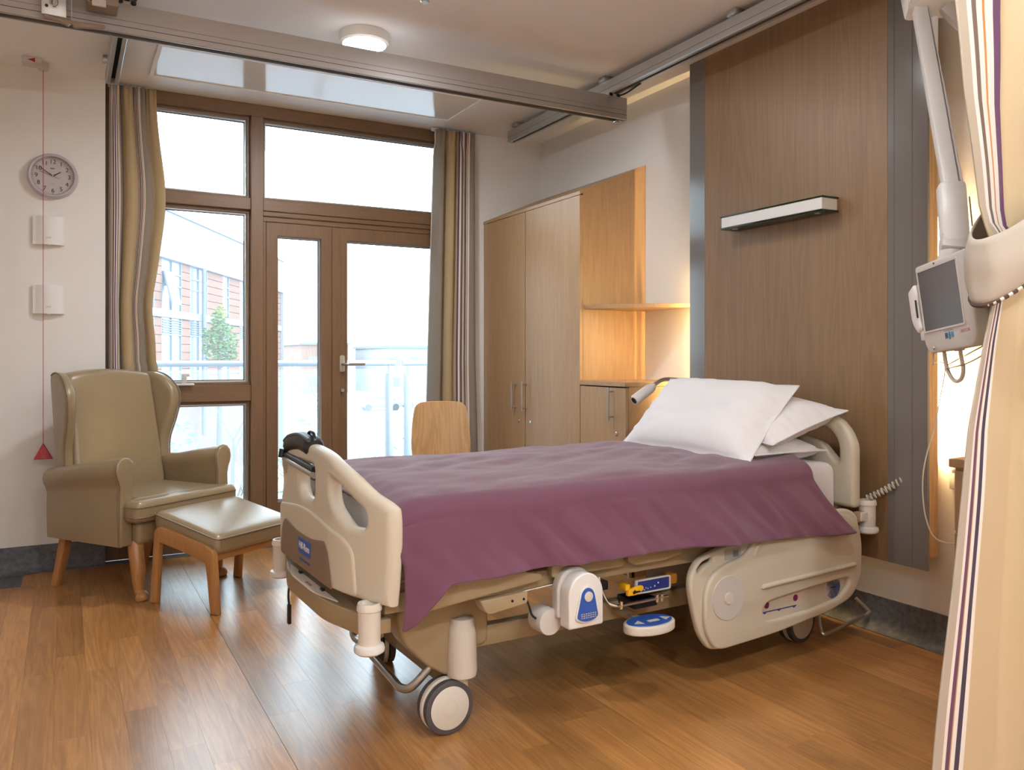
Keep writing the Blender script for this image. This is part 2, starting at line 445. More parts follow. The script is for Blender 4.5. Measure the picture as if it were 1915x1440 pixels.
fin(box(BM(), 1.505, 1.565, YW + .012, YW + .024, .04, 1.985, .004), 'meeting_stile', MFRAME, door, 0)
hd = plate('door_handle', [rpoly(rect(1.552, 1.586, 1.055, 1.165), .017, 6)], .01, MSTEEL, lB, XZ(YW + .008), .002)
bm = tube(BM(), smooth_path([(1.569, YW, 1.108), (1.569, YW - .035, 1.108), (1.582, YW - .05, 1.108), (1.61, YW - .055, 1.107), (1.70, YW - .055, 1.107)], 5), .009, 12)
fin(bm, 'lever', MSTEEL, hd)
fin(cyl(BM(), (1.569, YW + .012, .94), (1.569, YW - .003, .94), .011), 'key_cylinder', MSTEEL, lB)

# ---------------------------------------------------------------- ceiling fittings
def ceiling_light(x, y, k, label, cat='ceiling light'):  # builds the real fittings and the added fill lights alike
    o = empty('ceiling_light', (x, y, H))
    fin(lathe(BM(), [(.119, 0), (.121, -.02), (.116, -.042), (.104, -.05), (.1, -.048), (.1, -.02), (0, -.02)], 40), 'housing', MWHITE, o)
    fin(lathe(BM(), [(.0995, -.03), (.0995, -.045), (.09, -.053), (.05, -.058), (0, -.059)], 40), 'diffuser', emit('lamp_glow', LAMP_C, LAMP * k), o)
    return tag(o, label, cat, 'round ceiling lights')
ceiling_light(1.262, 3.775, .75, 'round white ceiling light glowing above the hoist beam')
ceiling_light(1.72, 2.62, .24, 'round white ceiling light above the bed')
ceiling_light(-1.2, 2.6, .12, 'round white fill light added on the ceiling by the left wall')  # added out of view to soften the room light from the left
ceiling_light(-.9, -1.0, .95, 'round white fill light added in the near left corner')  # added lamp; bounces off the near walls as frontal fill
ceiling_light(.75, -1.0, 1.5, 'round white fill light added in the middle by the near wall')  # strongest added fill, washing the wall behind the camera
ceiling_light(2.35, -1.0, .5, 'round white fill light added in the near right corner')  # added behind the camera for fill from the right
ceiling_light(1.45, .95, .42, 'round white fill light added over the open floor in front of the bed')  # added overhead, out of view, to brighten the front right floor
o = empty('sprinkler_head', (1.335, 3.2, H))
fin(lathe(BM(), [(.03, 0), (.03, -.012), (.02, -.02), (0, -.02)], 24), 'base', MWHITE, o)
fin(lathe(BM(), [(.012, -.02), (.012, -.04), (.02, -.044), (.016, -.05), (0, -.05)], 20), 'sensor', MSTEEL, o)
tag(o, 'small round white sprinkler head on the ceiling', 'sprinkler')

o = empty('ceiling_panel', (0, 0, 0))
fin(box(BM(), .425, 2.178, 4.362, 4.842, 2.692, 2.7), 'panel', MGLOSSW, o, 0)
me_ = [rect(.405, 2.198, 4.342, 4.862), rect(.425, 2.178, 4.362, 4.842)]
plate('panel_frame', me_, .014, MCEIL, o, XY(2.693), .001, 0)
tag(o, 'glossy white rectangular panel set in the ceiling by the window', 'ceiling panel')

# hoist tracks and beam
def track(x, y0, y1, label):
    o = empty('hoist_track', (x, y1, 2.6))
    L = y1 - y0
    prof = [(-.031, .073), (.031, .073), (.031, .004), (.027, 0), (.010, 0), (.010, .012), (.022, .016), (.022, .03), (-.022, .03), (-.022, .016), (-.010, .012), (-.010, 0), (-.027, 0), (-.031, .004)]
    plate('rail', [prof], L, MALUD, o, AX((1, 0, 0), (0, 0, 1), (0, -L / 2, 0)), 0, 20)
    fin(box(BM(), -.021, .021, -L + .01, -.01, .029, .0315), 'slot', MSLOT, o, 0)
    fin(box(BM(), -.0315, -.0309, -L, 0, .028, .0295), 'groove_line', MDARK, o, 0)
    fin(box(BM(), -.033, .033, -.001, .004, -.001, .075, .003), 'end_cap', MGREYW, o, 0)
    yy = -.12
    while yy > -L:
        b = fin(box(BM(), -.05, .02, yy - .03, yy + .03, .073, .1, .004), 'ceiling_bracket', MSTEEL, o)
        fin(cyl(BM(), (-.04, yy, .078), (-.04, yy, .1), .009, seg=12), 'bolt', MCHROME, b)
        yy -= 1.0
    return tag(o, label, 'hoist track', 'ceiling hoist tracks')
track(2.649, 1.42, 4.834, 'aluminium hoist track along the ceiling above the bedhead panel')
track(.222, -1.4, 4.815, 'aluminium hoist track ending above the left window curtain')

o = empty('hoist_beam', (0, 3.655, 2.464))
X0, X1 = -1.5, 2.726
hb = plate('beam', [[(0, .002), (.004, 0), (.012, 0), (.012, .012), (.006, .016), (.006, .03), (.058, .03), (.058, .016), (.052, .012), (.052, 0), (.06, 0), (.064, .002), (.064, .121), (0, .121)]], X1 - X0, MALU, o,
      AX((0, 1, 0), (0, 0, 1), ((X0 + X1) / 2, 0, 0)), 0, 20)
fin(box(BM(), X0, X1 - .002, .007, .057, .029, .0315), 'slot', MSLOT, o, 0)
for z in (.026, .05): fin(box(BM(), X0, X1 - .001, -.0006, .001, z, z + .0022), 'groove_line', MTAUPE2 if z > .03 else MDARK, o, 0)
fin(box(BM(), X1 - .001, X1 + .004, -.001, .065, -.001, .122, .002), 'end_cap', MALU, o, 0)
b = fin(box(BM(), X1 - .06, X1 - .02, .015, .05, -.012, .004, .003), 'end_stop', MCHROME, o)
for xx in (.222, 2.649):
    t = fin(box(BM(), xx - .04, xx + .04, .005, .06, .12, .137, .004), 'trolley', MGREYW, o)
    for q in (-.025, .025): fin(cyl(BM(), (xx + q, .0, .128), (xx + q, .065, .128), .011, seg=14), 'trolley_wheel', MDARK, t)
    fin(tube(BM(), smooth_path([(xx + .02, .03, .128), (xx + .03, -.06, .125), (xx + .02, -.2, .135)], 5), .005, 8), 'cable', MDARK, t)
tag(o, 'long aluminium hoist beam crossing the room below the ceiling', 'hoist beam')

o = empty('hoist_motor', (0, 3.6, 2.45))
b = fin(box(BM(), -.078, .006, -.012, -.004, .012, .2, .002), 'bracket_plate', MSTEEL, o)
fin(tube(BM(), [(-.045, -.02, .05), (-.045, -.02, .2)], .006, 10), 'bolt', MCHROME, b)
fin(tube(BM(), smooth_path([(-.03, -.02, .075), (-.025, -.022, .06), (-.03, -.022, .048), (-.04, -.022, .045)], 4), .005, 8), 'hook', MCHROME, b)
fin(cyl(BM(), (-.06, -.014, .045), (-.06, -.003, .045), .006), 'hole_plug', MDARK, b)
fin(box(BM(), .075, .187, -.05, .05, .075, .25, .006), 'motor_box', MTAUPE2, o)
b = fin(box(BM(), .093, .142, -.06, -.048, .062, .09, .003), 'connector', MGREYW, o)
for q in (.1, .12): fin(cyl(BM(), (q, -.054, .088), (q, -.054, .098), .004, seg=10), 'stud', MGREYW, b)
fin(tube(BM(), smooth_path([(-.1, -.02, .13), (-.05, -.03, .11), (0, -.03, .105), (.05, -.04, .095), (.095, -.054, .085)], 6), .006, 8), 'cable', MDARK, o)
fin(tube(BM(), smooth_path([(.02, -.03, .1), (.04, -.03, .125), (.07, -.04, .1), (.095, -.054, .082)], 6), .003, 8), 'cable', MDARK, o)
fin(tube(BM(), smooth_path([(-.12, -.02, .1), (-.095, -.02, .115), (-.07, -.02, .14)], 5), .004, 8), 'cable', MBLUE, o)
fin(box(BM(), .01, .04, -.035, -.01, .095, .125, .005), 'pulley_block', MDARK, o)
fin(tube(BM(), [(.024, -.02, .1), (.024, -.02, -.012)], .0016, 6), 'lift_strap', MGREYW, o)
w = plate('spreader_arm', [rpoly([(-.07, -.005), (-.03, -.008), (.012, -.024), (.022, -.012), (.034, -.026), (.07, -.02), (.14, -.012), (.14, .003), (.03, -.002), (-.03, .006), (-.07, .008)], .004, 3)], .02, MTAUPE2, o, AX((1, 0, 0), (0, 0, 1), (0, -.02, .0)), .003)
tag(o, 'hoist motor with cables hanging on the left part of the beam', 'hoist motor')
# ================================================================ left wall fittings
o = empty('wall_clock', (-.055, YB, 2.131))
MC = mat('lilac_grey_rim', 'BDB4BE', .3); MFACE = mat('clock_face', 'D3CDCB', .5); MNUM = mat('clock_ink', '33302F', .6)
fin(lathe(BM(), [(.121, 0), (.122, -.012), (.119, -.03), (.112, -.04), (.104, -.038), (.1, -.026), (.1, -.012), (0, -.012)], 56, axis='Y'), 'rim', MC, o)
fin(lathe(BM(), [(.1, -.0125), (.1, -.015), (0, -.015)], 48, axis='Y'), 'face', MFACE, o)
for k in range(1, 13):
    a = PI / 2 - k * PI / 6
    text(str(k), .032, 'numeral', MNUM, o, AX((1, 0, 0), (0, 0, 1), (math.cos(a) * .078, -.0158, math.sin(a) * .078)))
bm = BM()
for k in range(60):
    a = PI / 2 - k * PI / 30; c, s = math.cos(a), math.sin(a); w = .0012 if k % 5 == 0 else .0006
    vs4 = [bm.verts.new((c * r - s * q, -.0158, s * r + c * q)) for r, q in ((.093, -w), (.093, w), (.098, w), (.098, -w))]
    bm.faces.new(vs4)
fin(bm, 'minute_marks', MNUM, o, 0)
def hand(name, ang, l0, l1, w, y):
    a = PI / 2 - ang; d = Vector((math.cos(a), 0, math.sin(a))); p = Vector((-d.z, 0, d.x))
    bm = BM(); vs4 = []
    for yy in (y, y - .0015):
        for l, q in ((l0, -w), (l0, w), (l1, w * .6), (l1, -w * .6)):
            vs4.append(bm.verts.new(d * l + p * q + Vector((0, yy, 0))))
    for f in ((0, 1, 2, 3), (7, 6, 5, 4), (0, 4, 5, 1), (1, 5, 6, 2), (2, 6, 7, 3), (3, 7, 4, 0)): bm.faces.new([vs4[i] for i in f])
    fin(bm, name, MNUM, o, 0)
hand('hour_hand', 2 * PI * (1 + 51 / 60) / 12, -.004, .046, .0035, -.0175)
hand('minute_hand', 2 * PI * 51 / 60, -.005, .075, .0024, -.0195)
hand('second_hand', 2 * PI * 18 / 60 + .02, -.068, .034, .0009, -.0215)
fin(lathe(BM(), [(.004, -.016), (.004, -.024), (0, -.0245)], 14, axis='Y'), 'hand_pin', MGREYW, o)
fin(box(BM(), -.012, .008, -.016, -.0156, .038, .046), 'maker_mark', mat('grey_print', '8A8482', .6), o, 0)
fin(box(BM(), -.012, .012, -.016, -.0156, -.042, -.040), 'maker_mark', mat('pale_grey_print', 'B5AFAC', .6), o, 0)
fin(lathe(BM(), [(.1005, -.0285), (.06, -.0295), (0, -.030)], 48, axis='Y'), 'clock_glass', glass('clock_glass', (1, 1, 1), .35), o)
tag(o, 'round pale lilac wall clock with black numerals', 'clock')
def wall_unit(z, label):
    o = empty('wall_dispenser', (-.075, YB, z))
    def wp(p):
        return (p.x, p.y, p.z)
    bm = BM(); n = 16; rows = []
    for zz in (-.077, .077):
        r = []
        for k in range(n + 1):
            t = -1 + 2 * k / n; r.append(bm.verts.new((t * .074, -.018 - .02 * max(0, 1 - (t * 1.15) ** 2), zz)))
        r += [bm.verts.new((.074, 0, zz)), bm.verts.new((-.074, 0, zz))]
        rows.append(r)
    L = len(rows[0])
    for k in range(L): bm.faces.new((rows[0][k], rows[0][(k + 1) % L], rows[1][(k + 1) % L], rows[1][k]))
    bm.faces.new(rows[0]); bm.faces.new(rows[1][::-1])
    fin(bm, 'cover', MWHITE, o, 30)
    fin(cyl(BM(), (0, -.02, -.083), (0, -.02, -.076), .012), 'nozzle', MWHITE, o)
    fin(box(BM(), -.012, .012, -.0388, -.0375, -.045, -.035), 'window_mark', MGREYW, o, 0)
    return tag(o, label, 'dispenser', 'white wall dispensers')
wall_unit(1.836, 'white wall dispenser just below the clock')
wall_unit(1.463, 'white wall dispenser lower of the two under the clock')

o = empty('pull_cord', (-.098, 4.95, H))
b = fin(box(BM(), -.095, -.005, -.075, .02, -.028, 0, .004), 'switch_box', MGREYW, o)
plate('red_arrow', [[(-.07, -.020), (-.035, -.030), (-.035, -.008)]], .002, MRED, b, AX((1, 0, 0), (0, 0, 1), (0, -.0755, .004)), 0, 0)
fin(lathe(BM(), [(.026, 0), (.026, -.036), (.02, -.04), (0, -.04)], 24), 'cord_outlet', MGREYW, o)
fin(tube(BM(), [(0, 0, -.04), (0, 0, -2.0)], .0017, 6), 'cord', MREDC, o)
pt = plate('pull_triangle', [rpoly([(-.045, -2.085), (.045, -2.085), (0, -1.998)], .004, 3)], .014, MRED, o, XZ(0), .003)
MRL = mat('red_emboss', 'D25560', .5)
fin(lathe(BM(), [(.011, 0), (.011, -.002), (.0085, -.002), (.0085, 0)], 20, axis='Y', o=(0, -.0065, -2.045)), 'emboss', MRL, pt)
fin(box(BM(), -.012, .012, -.009, -.006, -2.075, -2.07), 'emboss', MRL, pt, 0)
fin(box(BM(), -.012, .012, -.009, -.006, -2.067, -2.063), 'emboss', MRL, pt, 0)
tag(o, 'red emergency pull cord with red triangle beside the armchair', 'pull cord')

# ================================================================ window curtains
def curtain(name, label, x0, x1, yb, n, cw, phase, wfun, z1=2.682, z0=.10, amp=.05, uoff=0.0):
    xm = (x0 + x1) / 2
    o = empty(name, (xm, yb, z0))
    def fn(u, v):
        z = z0 + (z1 - z0) * v
        l, r = wfun(v)
        w = 2 * PI * n * u + phase + .30 * math.sin(2.6 * v + 4 * u) * (1 - v)
        a = amp * (.72 + .3 * math.sin(5.3 * u + 1.1)) * (.8 + .2 * math.sin(3.2 * v + u * 9))
        sx_ = math.sin(w)
        y = a * (sx_ * (1.25 - .25 * sx_ * sx_) + .16 * math.sin(2 * w + .6))
        x = l + (r - l) * u + .30 * (r - l) / n * math.cos(w) * .45 * (1 - .3 * v)
        hz = z1 - z
        if hz < .17:                     # pinch-pleat heading
            pin = math.exp(-((hz - .085) / .03) ** 2)
            y = y * (.55 + .45 * min(1, hz / .17)) * (1 - .5 * pin) + .010 * math.sin(3 * w) * (1 - hz / .17)
        return (x - xm, y, z - z0)
    grid(240, 60, fn, 'cloth', MCURT, o, uv=lambda u, v: (uoff + u * cw, v), thick=.003)
    fin(box(BM(), x0 - xm + .01, x1 - xm - .02, .03, .042, z1 - z0 - .01, z1 - z0 + .016, .003), 'curtain_rail', MWHITE, o)
    return tag(o, label, 'curtain', 'striped window curtains')
def wl(v):
    # left curtain : billows into the room half-way up
    b = math.exp(-((v - .76) / .13) ** 2) * .05
    return (.226, .452 + b - .02 * math.exp(-((v - .52) / .06) ** 2) + (.01 if v < .4 else 0))
curtain('window_curtain', 'striped beige curtain hanging left of the window behind the armchair', .205, .455, 5.078, 3.5, 1.98, 2.6, wl, amp=.032, uoff=.02)
def wr(v):
    return (2.175 - .075 * (1 - v), 2.47 + .07 * max(0, .4 - v))
curtain('window_curtain', 'striped beige curtain hanging between the balcony door and wardrobe', 2.15, 2.49, 5.03, 4.0, 1.2, .9, wr, uoff=.28)

# ================================================================ wardrobe, cabinet, shelf
XW = 2.561
o = empty('wardrobe', (XW, 3.87, 0))
W0, W1 = 0.0, YB - 3.87 - .002      # along y
D0, D1 = 0.022, XR - XW - .002        # along x (door proud of the carcass)
# sides are cut to the sloping top
zf, zb = 2.095, 2.292
def side(yc, nm):
    return plate(nm, [[(D0, .0), (D1, .0), (D1, zb - .012), (D0, zf - .004)]], .02, MOAK, o, AX((1, 0, 0), (0, 0, 1), (0, yc, 0)), 0, 0)
side(.01, 'side_panel'); side(W1 - .011, 'side_panel')
bm = BM()
v8 = [bm.verts.new(p) for p in ((-.002, -.003, zf - .001), (-.002, W1, zf - .001), (D1, W1, zb), (D1, -.003, zb), (-.002, -.003, zf - .02), (-.002, W1, zf - .02), (D1, W1, zb - .02), (D1, -.003, zb - .02))]
for f in ((0, 1, 2, 3), (7, 6, 5, 4), (0, 4, 5, 1), (1, 5, 6, 2), (2, 6, 7, 3), (3, 7, 4, 0)): bm.faces.new([v8[i] for i in f])
fin(bm, 'sloping_top', MOAKH, o, 0)
fin(box(BM(), D0, D1, .02, W1 - .02, .06, .08), 'bottom_board', MOAK, o, 0)
fin(box(BM(), .04, .055, .0, W1, 0, .07), 'plinth', MVIN, o, 0)
ysp = 4.497 - 3.87
def cab_door(par, y0, y1, z0, z1, hy, hz0, hz1, ly, lz):
    d = fin(box(BM(), 0, D0 - .001, y0, y1, z0, z1, .001, 1), 'door', MOAK, par, 0)
    bm = tube(BM(), [(-.033, hy, hz0 - .02), (-.033, hy, hz1 + .02)], .0055, 12)
    for z in (hz0, hz1): cyl(bm, (0, hy, z), (-.033, hy, z), .0045, seg=10)
    fin(bm, 'bar_handle', MSTEEL, d)
    fin(lathe(BM(), [(.011, 0), (.011, -.003), (.008, -.004), (.004, -.004), (0, -.003)], 18, axis='X', o=(0, ly, lz)), 'lock', MCHROME, d)
    return d
cab_door(o, .002, ysp - .005, .08, zf - .022, 4.477 - 3.87, .83, .98, 4.43 - 3.87, .743)
cab_door(o, ysp + .005, W1 - .003, .08, zf - .022, 4.616 - 3.87, .83, .975, 4.574 - 3.87, .745)
fin(box(BM(), D0 - .012, D0 + .004, ysp - .006, ysp + .006, .08, zf - .02), 'centre_gap', mat('oak_edge', '8A5A26', .5), o, 0)
tag(o, 'tall two-door oak wardrobe with a sloping top in the corner', 'wardrobe')

o = empty('bedside_cabinet', (XW, 3.44, 0))
CW = .428
fin(box(BM(), D0, D1, 0, .02, .0, .995), 'side_panel', MOAK, o, 0)
fin(box(BM(), D0, D1, CW - .02, CW, .0, .995), 'side_panel', MOAK, o, 0)
fin(box(BM(), D0, D1, .02, CW - .02, .06, .08), 'bottom_board', MOAK, o, 0)
fin(box(BM(), D1 - .01, D1, .02, CW - .02, .08, .995), 'back_board', MOAK, o, 0)
fin(box(BM(), .04, .055, 0, CW, 0, .07), 'plinth', MVIN, o, 0)
cab_door(o, .002, CW - .003, .08, .99, 3.549 - 3.44, .835, .97, 3.52 - 3.44, .747)
fin(box(BM(), -.004, D1, -.002, CW, .996, 1.02, .002, 1), 'worktop', MOAKH, o, 0)
tag(o, 'low oak cabinet with one door beside the wardrobe', 'cabinet')

o = plate('corner_shelf', [rpoly([(XR - .002, 3.868, .0), (XW + .03, 3.868, .0), (XW + .025, 3.83, .03), (XW + .06, 3.78, .05), (XR - .12, 3.50, .12), (XR - .002, 3.44, .02)], .03, 6)], .024, MOAKH, None, XY(1.436), .002)
tag(o, 'curved oak corner shelf fixed between wardrobe and bedhead panel', 'shelf')

# ================================================================ bedhead panel with hidden tubes, lamp
XP = 2.90
o = empty('bedhead_panel', (XP, 2.65, .33))
pan = [(3.333, 3.217, MGREYP, 'grey_edge_strip'), (3.2165, 2.150, MPAN, 'oak_board'), (2.1495, 2.1205, MGREYP, 'grey_trim_strip'), (2.120, 2.0415, MGREYP, 'grey_edge_panel'), (2.041, 1.976, MGREYP, 'grey_edge_panel')]
for a, b_, m_, nm in pan:
    dz = .0
    fin(box(BM(), 0, .012, b_ - 2.65, a - 2.65, 0, H - .33 - .001, .001, 1), nm, m_, o, 0)
fin(box(BM(), .0125, .066, 1.978 - 2.65, 3.25 - 2.65, .05, H - .33 - .001), 'backing_box', wood('backing_oak', 'A8865C', 'C7A97E', 'Z', 1, .5), o, 0)
tag(o, 'tall oak bedhead panel with grey lacquered edge strips', 'wall panel')
for y, z0, z1, nm in ((2.045, .74, 1.72, 'glowing tube light hidden behind the panel edge near the privacy curtain'), (3.298, .72, 1.62, 'glowing tube light hidden behind the panel edge near the shelf')):
    t = empty('tube_light', (2.999 if y < 2.5 else 2.985, y, z0))
    fin(cyl(BM(), (0, 0, .02), (0, 0, z1 - z0 - .02), .012, seg=14), 'tube', emit('tube_glow', GLOW_C, GLOW * (2.6 if y < 2.5 else .42)), t)
    bm = box(BM(), -.015, .027 if y < 2.5 else .041, -.015, .015, 0, .02, .003); box(bm, -.015, .027 if y < 2.5 else .041, -.015, .015, z1 - z0 - .02, z1 - z0, .003)
    fin(bm, 'end_holders', MWHITE, t)
    tag(t, nm, 'tube light', 'tube lights behind the bedhead panel')

o = empty('bed_wall_lamp', (XP, 2.7, 1.79))
y0, y1 = 2.385 - 2.7, 2.998 - 2.7
fin(box(BM(), -.098, -.002, y0 + .006, y1 - .006, -.012, .038, .002, 1), 'lamp_body', MWHITE, o, 0)
fin(box(BM(), -.101, 0, y0, y1, .038, .045, .001, 1), 'glass_plate', MGREEN, o, 0)
b = fin(box(BM(), -.101, 0, y0, y1, -.020, -.0125, .001, 1), 'glass_plate', MGREEN, o, 0)
for yy in (y0 + .06, y1 - .06): fin(cyl(BM(), (-.06, yy, -.022), (-.06, yy, -.020), .014), 'screw_cap', MSTEEL, b)
tag(o, 'white wall lamp bar with green glass edges on the oak panel', 'wall lamp')

o = empty('reading_lamp', (XP, 3.16, 1.0))
fin(lathe(BM(), [(.03, 0), (.03, -.012), (.018, -.02), (0, -.02)], 24, axis='X'), 'wall_mount', MGREYW, o)
fin(tube(BM(), smooth_path([(-.01, 0, 0), (-.08, -.005, .012), (-.2, -.01, .036), (-.29, -.01, .044), (-.335, -.01, .040), (-.375, -.01, .022), (-.392, -.01, .006)], 6), .0095, 12), 'gooseneck', MSTEEL, o)
d = Vector((-.85, .0, -.5)).normalized(); p = Vector((-.385, -.01, .014))
hd = fin(tube(BM(), [p, p + d * .012, p + d * .03, p + d * .13, p + d * .14], [.014, .021, .025, .026, .022], 20), 'lamp_head', MGREYW, o)
q = p + d * .075; s_, u_ = frame_from(d)
fin(tube(BM(), [p + d * .14, p + d * .1405], [.016, .016], 18), 'lens', MSLOT, hd)
for k in range(6): fin(box(BM(), -.004, .004, -.0012, .0012, -.002, .002), 'vent_slot', MDARK, hd, 0).location = (q + d * (.014 * k - .04) + Vector((.0, -.021, .004))) 
tag(o, 'grey gooseneck reading lamp beside the pillow', 'reading lamp')
# ================================================================ hospital bed
BL, BR = (.71, 2.645, 0), R_(1.8)
bed = tag(empty('hospital_bed', BL, BR), 'beige electric hospital bed on castors with lowered side rail', 'bed')
def place(o):
    o.location = BL; o.rotation_euler = (0, 0, BR); return o
def sxf(y):
    y = abs(y); return 0.0 if y < .25 else .08 * ((y - .25) / .275) ** 1.6
ARCH = [(-.512, .46), (-.524, .60), (-.524, .712), (-.507, .742), (-.438, .77), (-.343, .818), (-.217, .856), (-.084, .869), (0, .87)]
half = [Vector((a, b)) for a, b in ARCH]
outl = smooth_path([(a, b, 0) for a, b in ARCH], 4)
outl = [(p.x, p.y) for p in outl]
full = outl + [(-a, b) for a, b in outl[::-1][1:]]
slotn = rpoly([(-.232, .79, .02), (-.29, .785, .03), (-.43, .715, .04), (-.43, .668, .02), (-.35, .66, .02), (-.24, .725, .03)], .02, 4)
slotf = [(-a, b) for a, b in slotn]
cen = rpoly([(-.085, .805, .02), (-.088, .72, .02), (-.055, .695, .03), (.055, .695, .03), (.088, .72, .02), (.085, .805, .02)], .02, 4)
fb = plate('footboard', [full, slotn, slotf, cen], .046, MBEIGE, bed, None, .019, 50,
           warp=lambda c: (c.z + sxf(c.x), c.x, c.y), cuts=(0, [k * .03 - .51 for k in range(35)]), res=3)
pl_ = rpoly([(-.285, .466, .012), (-.258, .566, .03), (-.217, .597, .02), (-.08, .577, .05), (.08, .577, .05), (.217, .597, .02), (.258, .566, .03), (.285, .466, .012)], .02, 4)
npl = plate('name_plate', [pl_], .004, MTAUPE2, fb, None, .001, 30, warp=lambda c: (c.z - .0300 + sxf(c.x), c.x, c.y), cuts=(0, [k * .03 - .3 for k in range(21)]))
plate('logo_badge', [rpoly(rect(-.083, .053, .512, .563), .012, 4)], .0016, MBLUE, npl, YZ(-.0326), 0, 0)
text('Hill-Rom', .032, 'logo_text', MWHITE, npl, AX((0, -1, 0), (0, 0, 1), (-.0340, -.015, .538)))
for k_ in range(9): fin(box(BM(), -.0330, -.0322, .042 - .0135 * k_ - .010, .042 - .0135 * k_, .490, .4965), 'small_print', MBLUE, npl, 0)
# embossed shoulder on the board
sh = rpoly([(-.40, .468, .02), (-.385, .60, .04), (-.33, .632, .05), (-.2, .650, .06), (0, .668, .1), (.2, .650, .06), (.33, .632, .05), (.385, .60, .04), (.40, .468, .02)], .03, 5)
plate('board_moulding', [sh], .016, MBEIGE, fb, None, .0075, 50, warp=lambda c: (c.z - .0215 + sxf(c.x), c.x, c.y), cuts=(0, [k * .03 - .39 for k in range(27)]), res=3)
# linen rail and black cover across the far part of the board top
ar = fin(tube(BM(), [(-.03, -.095, .782), (-.034, .06, .792), (-.03, .235, .797)], .009, 12), 'linen_rail', MSTEEL, fb)
fin(tube(BM(), [(-.024, -.095, .797), (-.028, .06, .807), (-.024, .235, .812)], .010, 10), 'rail_pad', MDARK, ar)
def arch_z(t):
    t = abs(t)
    for (a, b), (c, d) in zip(ARCH[::-1], ARCH[::-1][1:]):
        if -a <= t <= -c + 1e-9: return b + (d - b) * (t + a) / max(1e-6, (-c + a))
    return .6
ts = [-.03 + .29 * k / 14 for k in range(15)]
def sm(t): return arch_z(t)
bc = fin(tube(BM(), [(0, t, sm(t) - .012 + .012 * math.sin(PI * (t + .03) / .29)) for t in ts], [.026] + [.034] * 13 + [.022], 16), 'black_cover', MDARK, fb)
fin(tube(BM(), [(-.022, t, sm(t) + .014 + .012 * math.sin(PI * (t + .03) / .29)) for t in ts], .007, 10), 'cover_ridge', mat('blue_grey_rubber', '4A5058', .45), bc)
fin(tube(BM(), smooth_path([(.0, -.02, sm(.02) + .015), (.0, -.005, sm(0) + .034), (.0, .04, sm(.04) + .034), (.0, .06, sm(.06) + .01)], 5), .005, 8), 'cover_loop', MDARK, bc)
fin(cyl(BM(), (-.035, .252, .80), (-.03, .252, .83), .012, seg=14), 'cover_knob', MDARK, bc)
# foot cross beam
bmf = plate('foot_beam', [rpoly([(-.44, .03, .01), (-.2, -.03, .05), (.2, -.03, .05), (.44, .03, .01), (.44, .075, .01), (-.44, .075, .01)], .02, 5)], .062, MTAUPE, bed, AX((0, 1, 0), (-1, 0, 0), (0, 0, .385)) @ Matrix.Diagonal((1, -1, 1, 1)), .004)
cr = plate('label_plate', [rpoly([(-.26, .0, .01), (-.13, -.038, .06), (.13, -.038, .06), (.26, .0, .01)], .02, 5)], .004, MBUMP, bmf, AX((0, 1, 0), (-1, 0, 0), (0, 0, .4195)) @ Matrix.Diagonal((1, -1, 1, 1)), .001)
for q in (-.12, .12): fin(box(BM(), -.012, .0, q - .012, q + .012, .421, .428, .002), 'clip', MDARK, cr)
for k, q in enumerate((-.05, -.035, -.02, -.005)): fin(box(BM(), -.026, -.016, q, q + .008, .4214, .4218), 'red_print', mat('print_red', '93463F', .6), cr, 0)
fin(tube(BM(), smooth_path([(.0, .27, .37), (-.005, .275, .31), (-.002, .275, .27)], 5), [.004] * 10 + [.005], 8), 'strap', MDARK, bmf)
fin(box(BM(), -.008, .004, .266, .284, .205, .275, .003), 'strap_end', MDARK, bmf)
def bumper(x, y, z0, z1, arm):
    b = fin(lathe(BM(), [(0, z0 + .022), (.031, z0 + .022), (.032, z1 - .022), (.0355, z1 - .02), (.0355, z1 - .01), (.032, z1), (.024, z1), (.022, z1 - .012), (0, z1 - .012)], 28, (x, y, 0)), 'bumper', MBUMP, bed)
    fin(lathe(BM(), [(0, z0), (.034, z0), (.042, z0 + .006), (.0435, z0 + .014), (.041, z0 + .023), (.03, z0 + .028), (0, z0 + .028)], 28, (x, y, 0)), 'bumper_roller', MWHITE, b)
    fin(box(BM(), min(x, arm), max(x, arm), y - (.012 if y < 0 else .012), y + .012, z0 + .05, z0 + .09, .003), 'bumper_arm', MTAUPE, b)
    return b
for s in (-1, 1):
    bumper(.02, s * .462, .327, .468, .08)
    b = bumper(2.1, s * .525, .447, .580, 2.03)
    fin(box(BM(), 2.04, 2.09, s * .525 - .02 - .0, s * .525 + .02, .50, .535, .004), 'bumper_bracket', MGREYW, b)
# headboard
HO = [(-.455, .548), (-.518, .548), (-.518, .80), (-.492, .855), (-.45, .898), (-.33, .945), (-.19, .975), (0, .985)]
ho = [(a, b) for a, b in HO] + [(-a, b) for a, b in HO[::-1][1:]]
hole = [(-.445, .72), (-.445, .79), (-.425, .835), (-.39, .862), (-.30, .893), (-.17, .918), (0, .925)]
hole = hole + [(-a, b) for a, b in hole[::-1][1:]] + [(.36, .80), (.2, .83), (-.2, .83), (-.36, .80)]
hb_ = plate('headboard', [rpoly(ho, .02, 4), rpoly(hole, .02, 4)], .05, MBEIGE, bed, YZ(2.05), .018, 50, res=3)
fin(box(BM(), 2.035, 2.065, -.43, .43, .50, .56, .004), 'headboard_foot', MTAUPE, hb_)
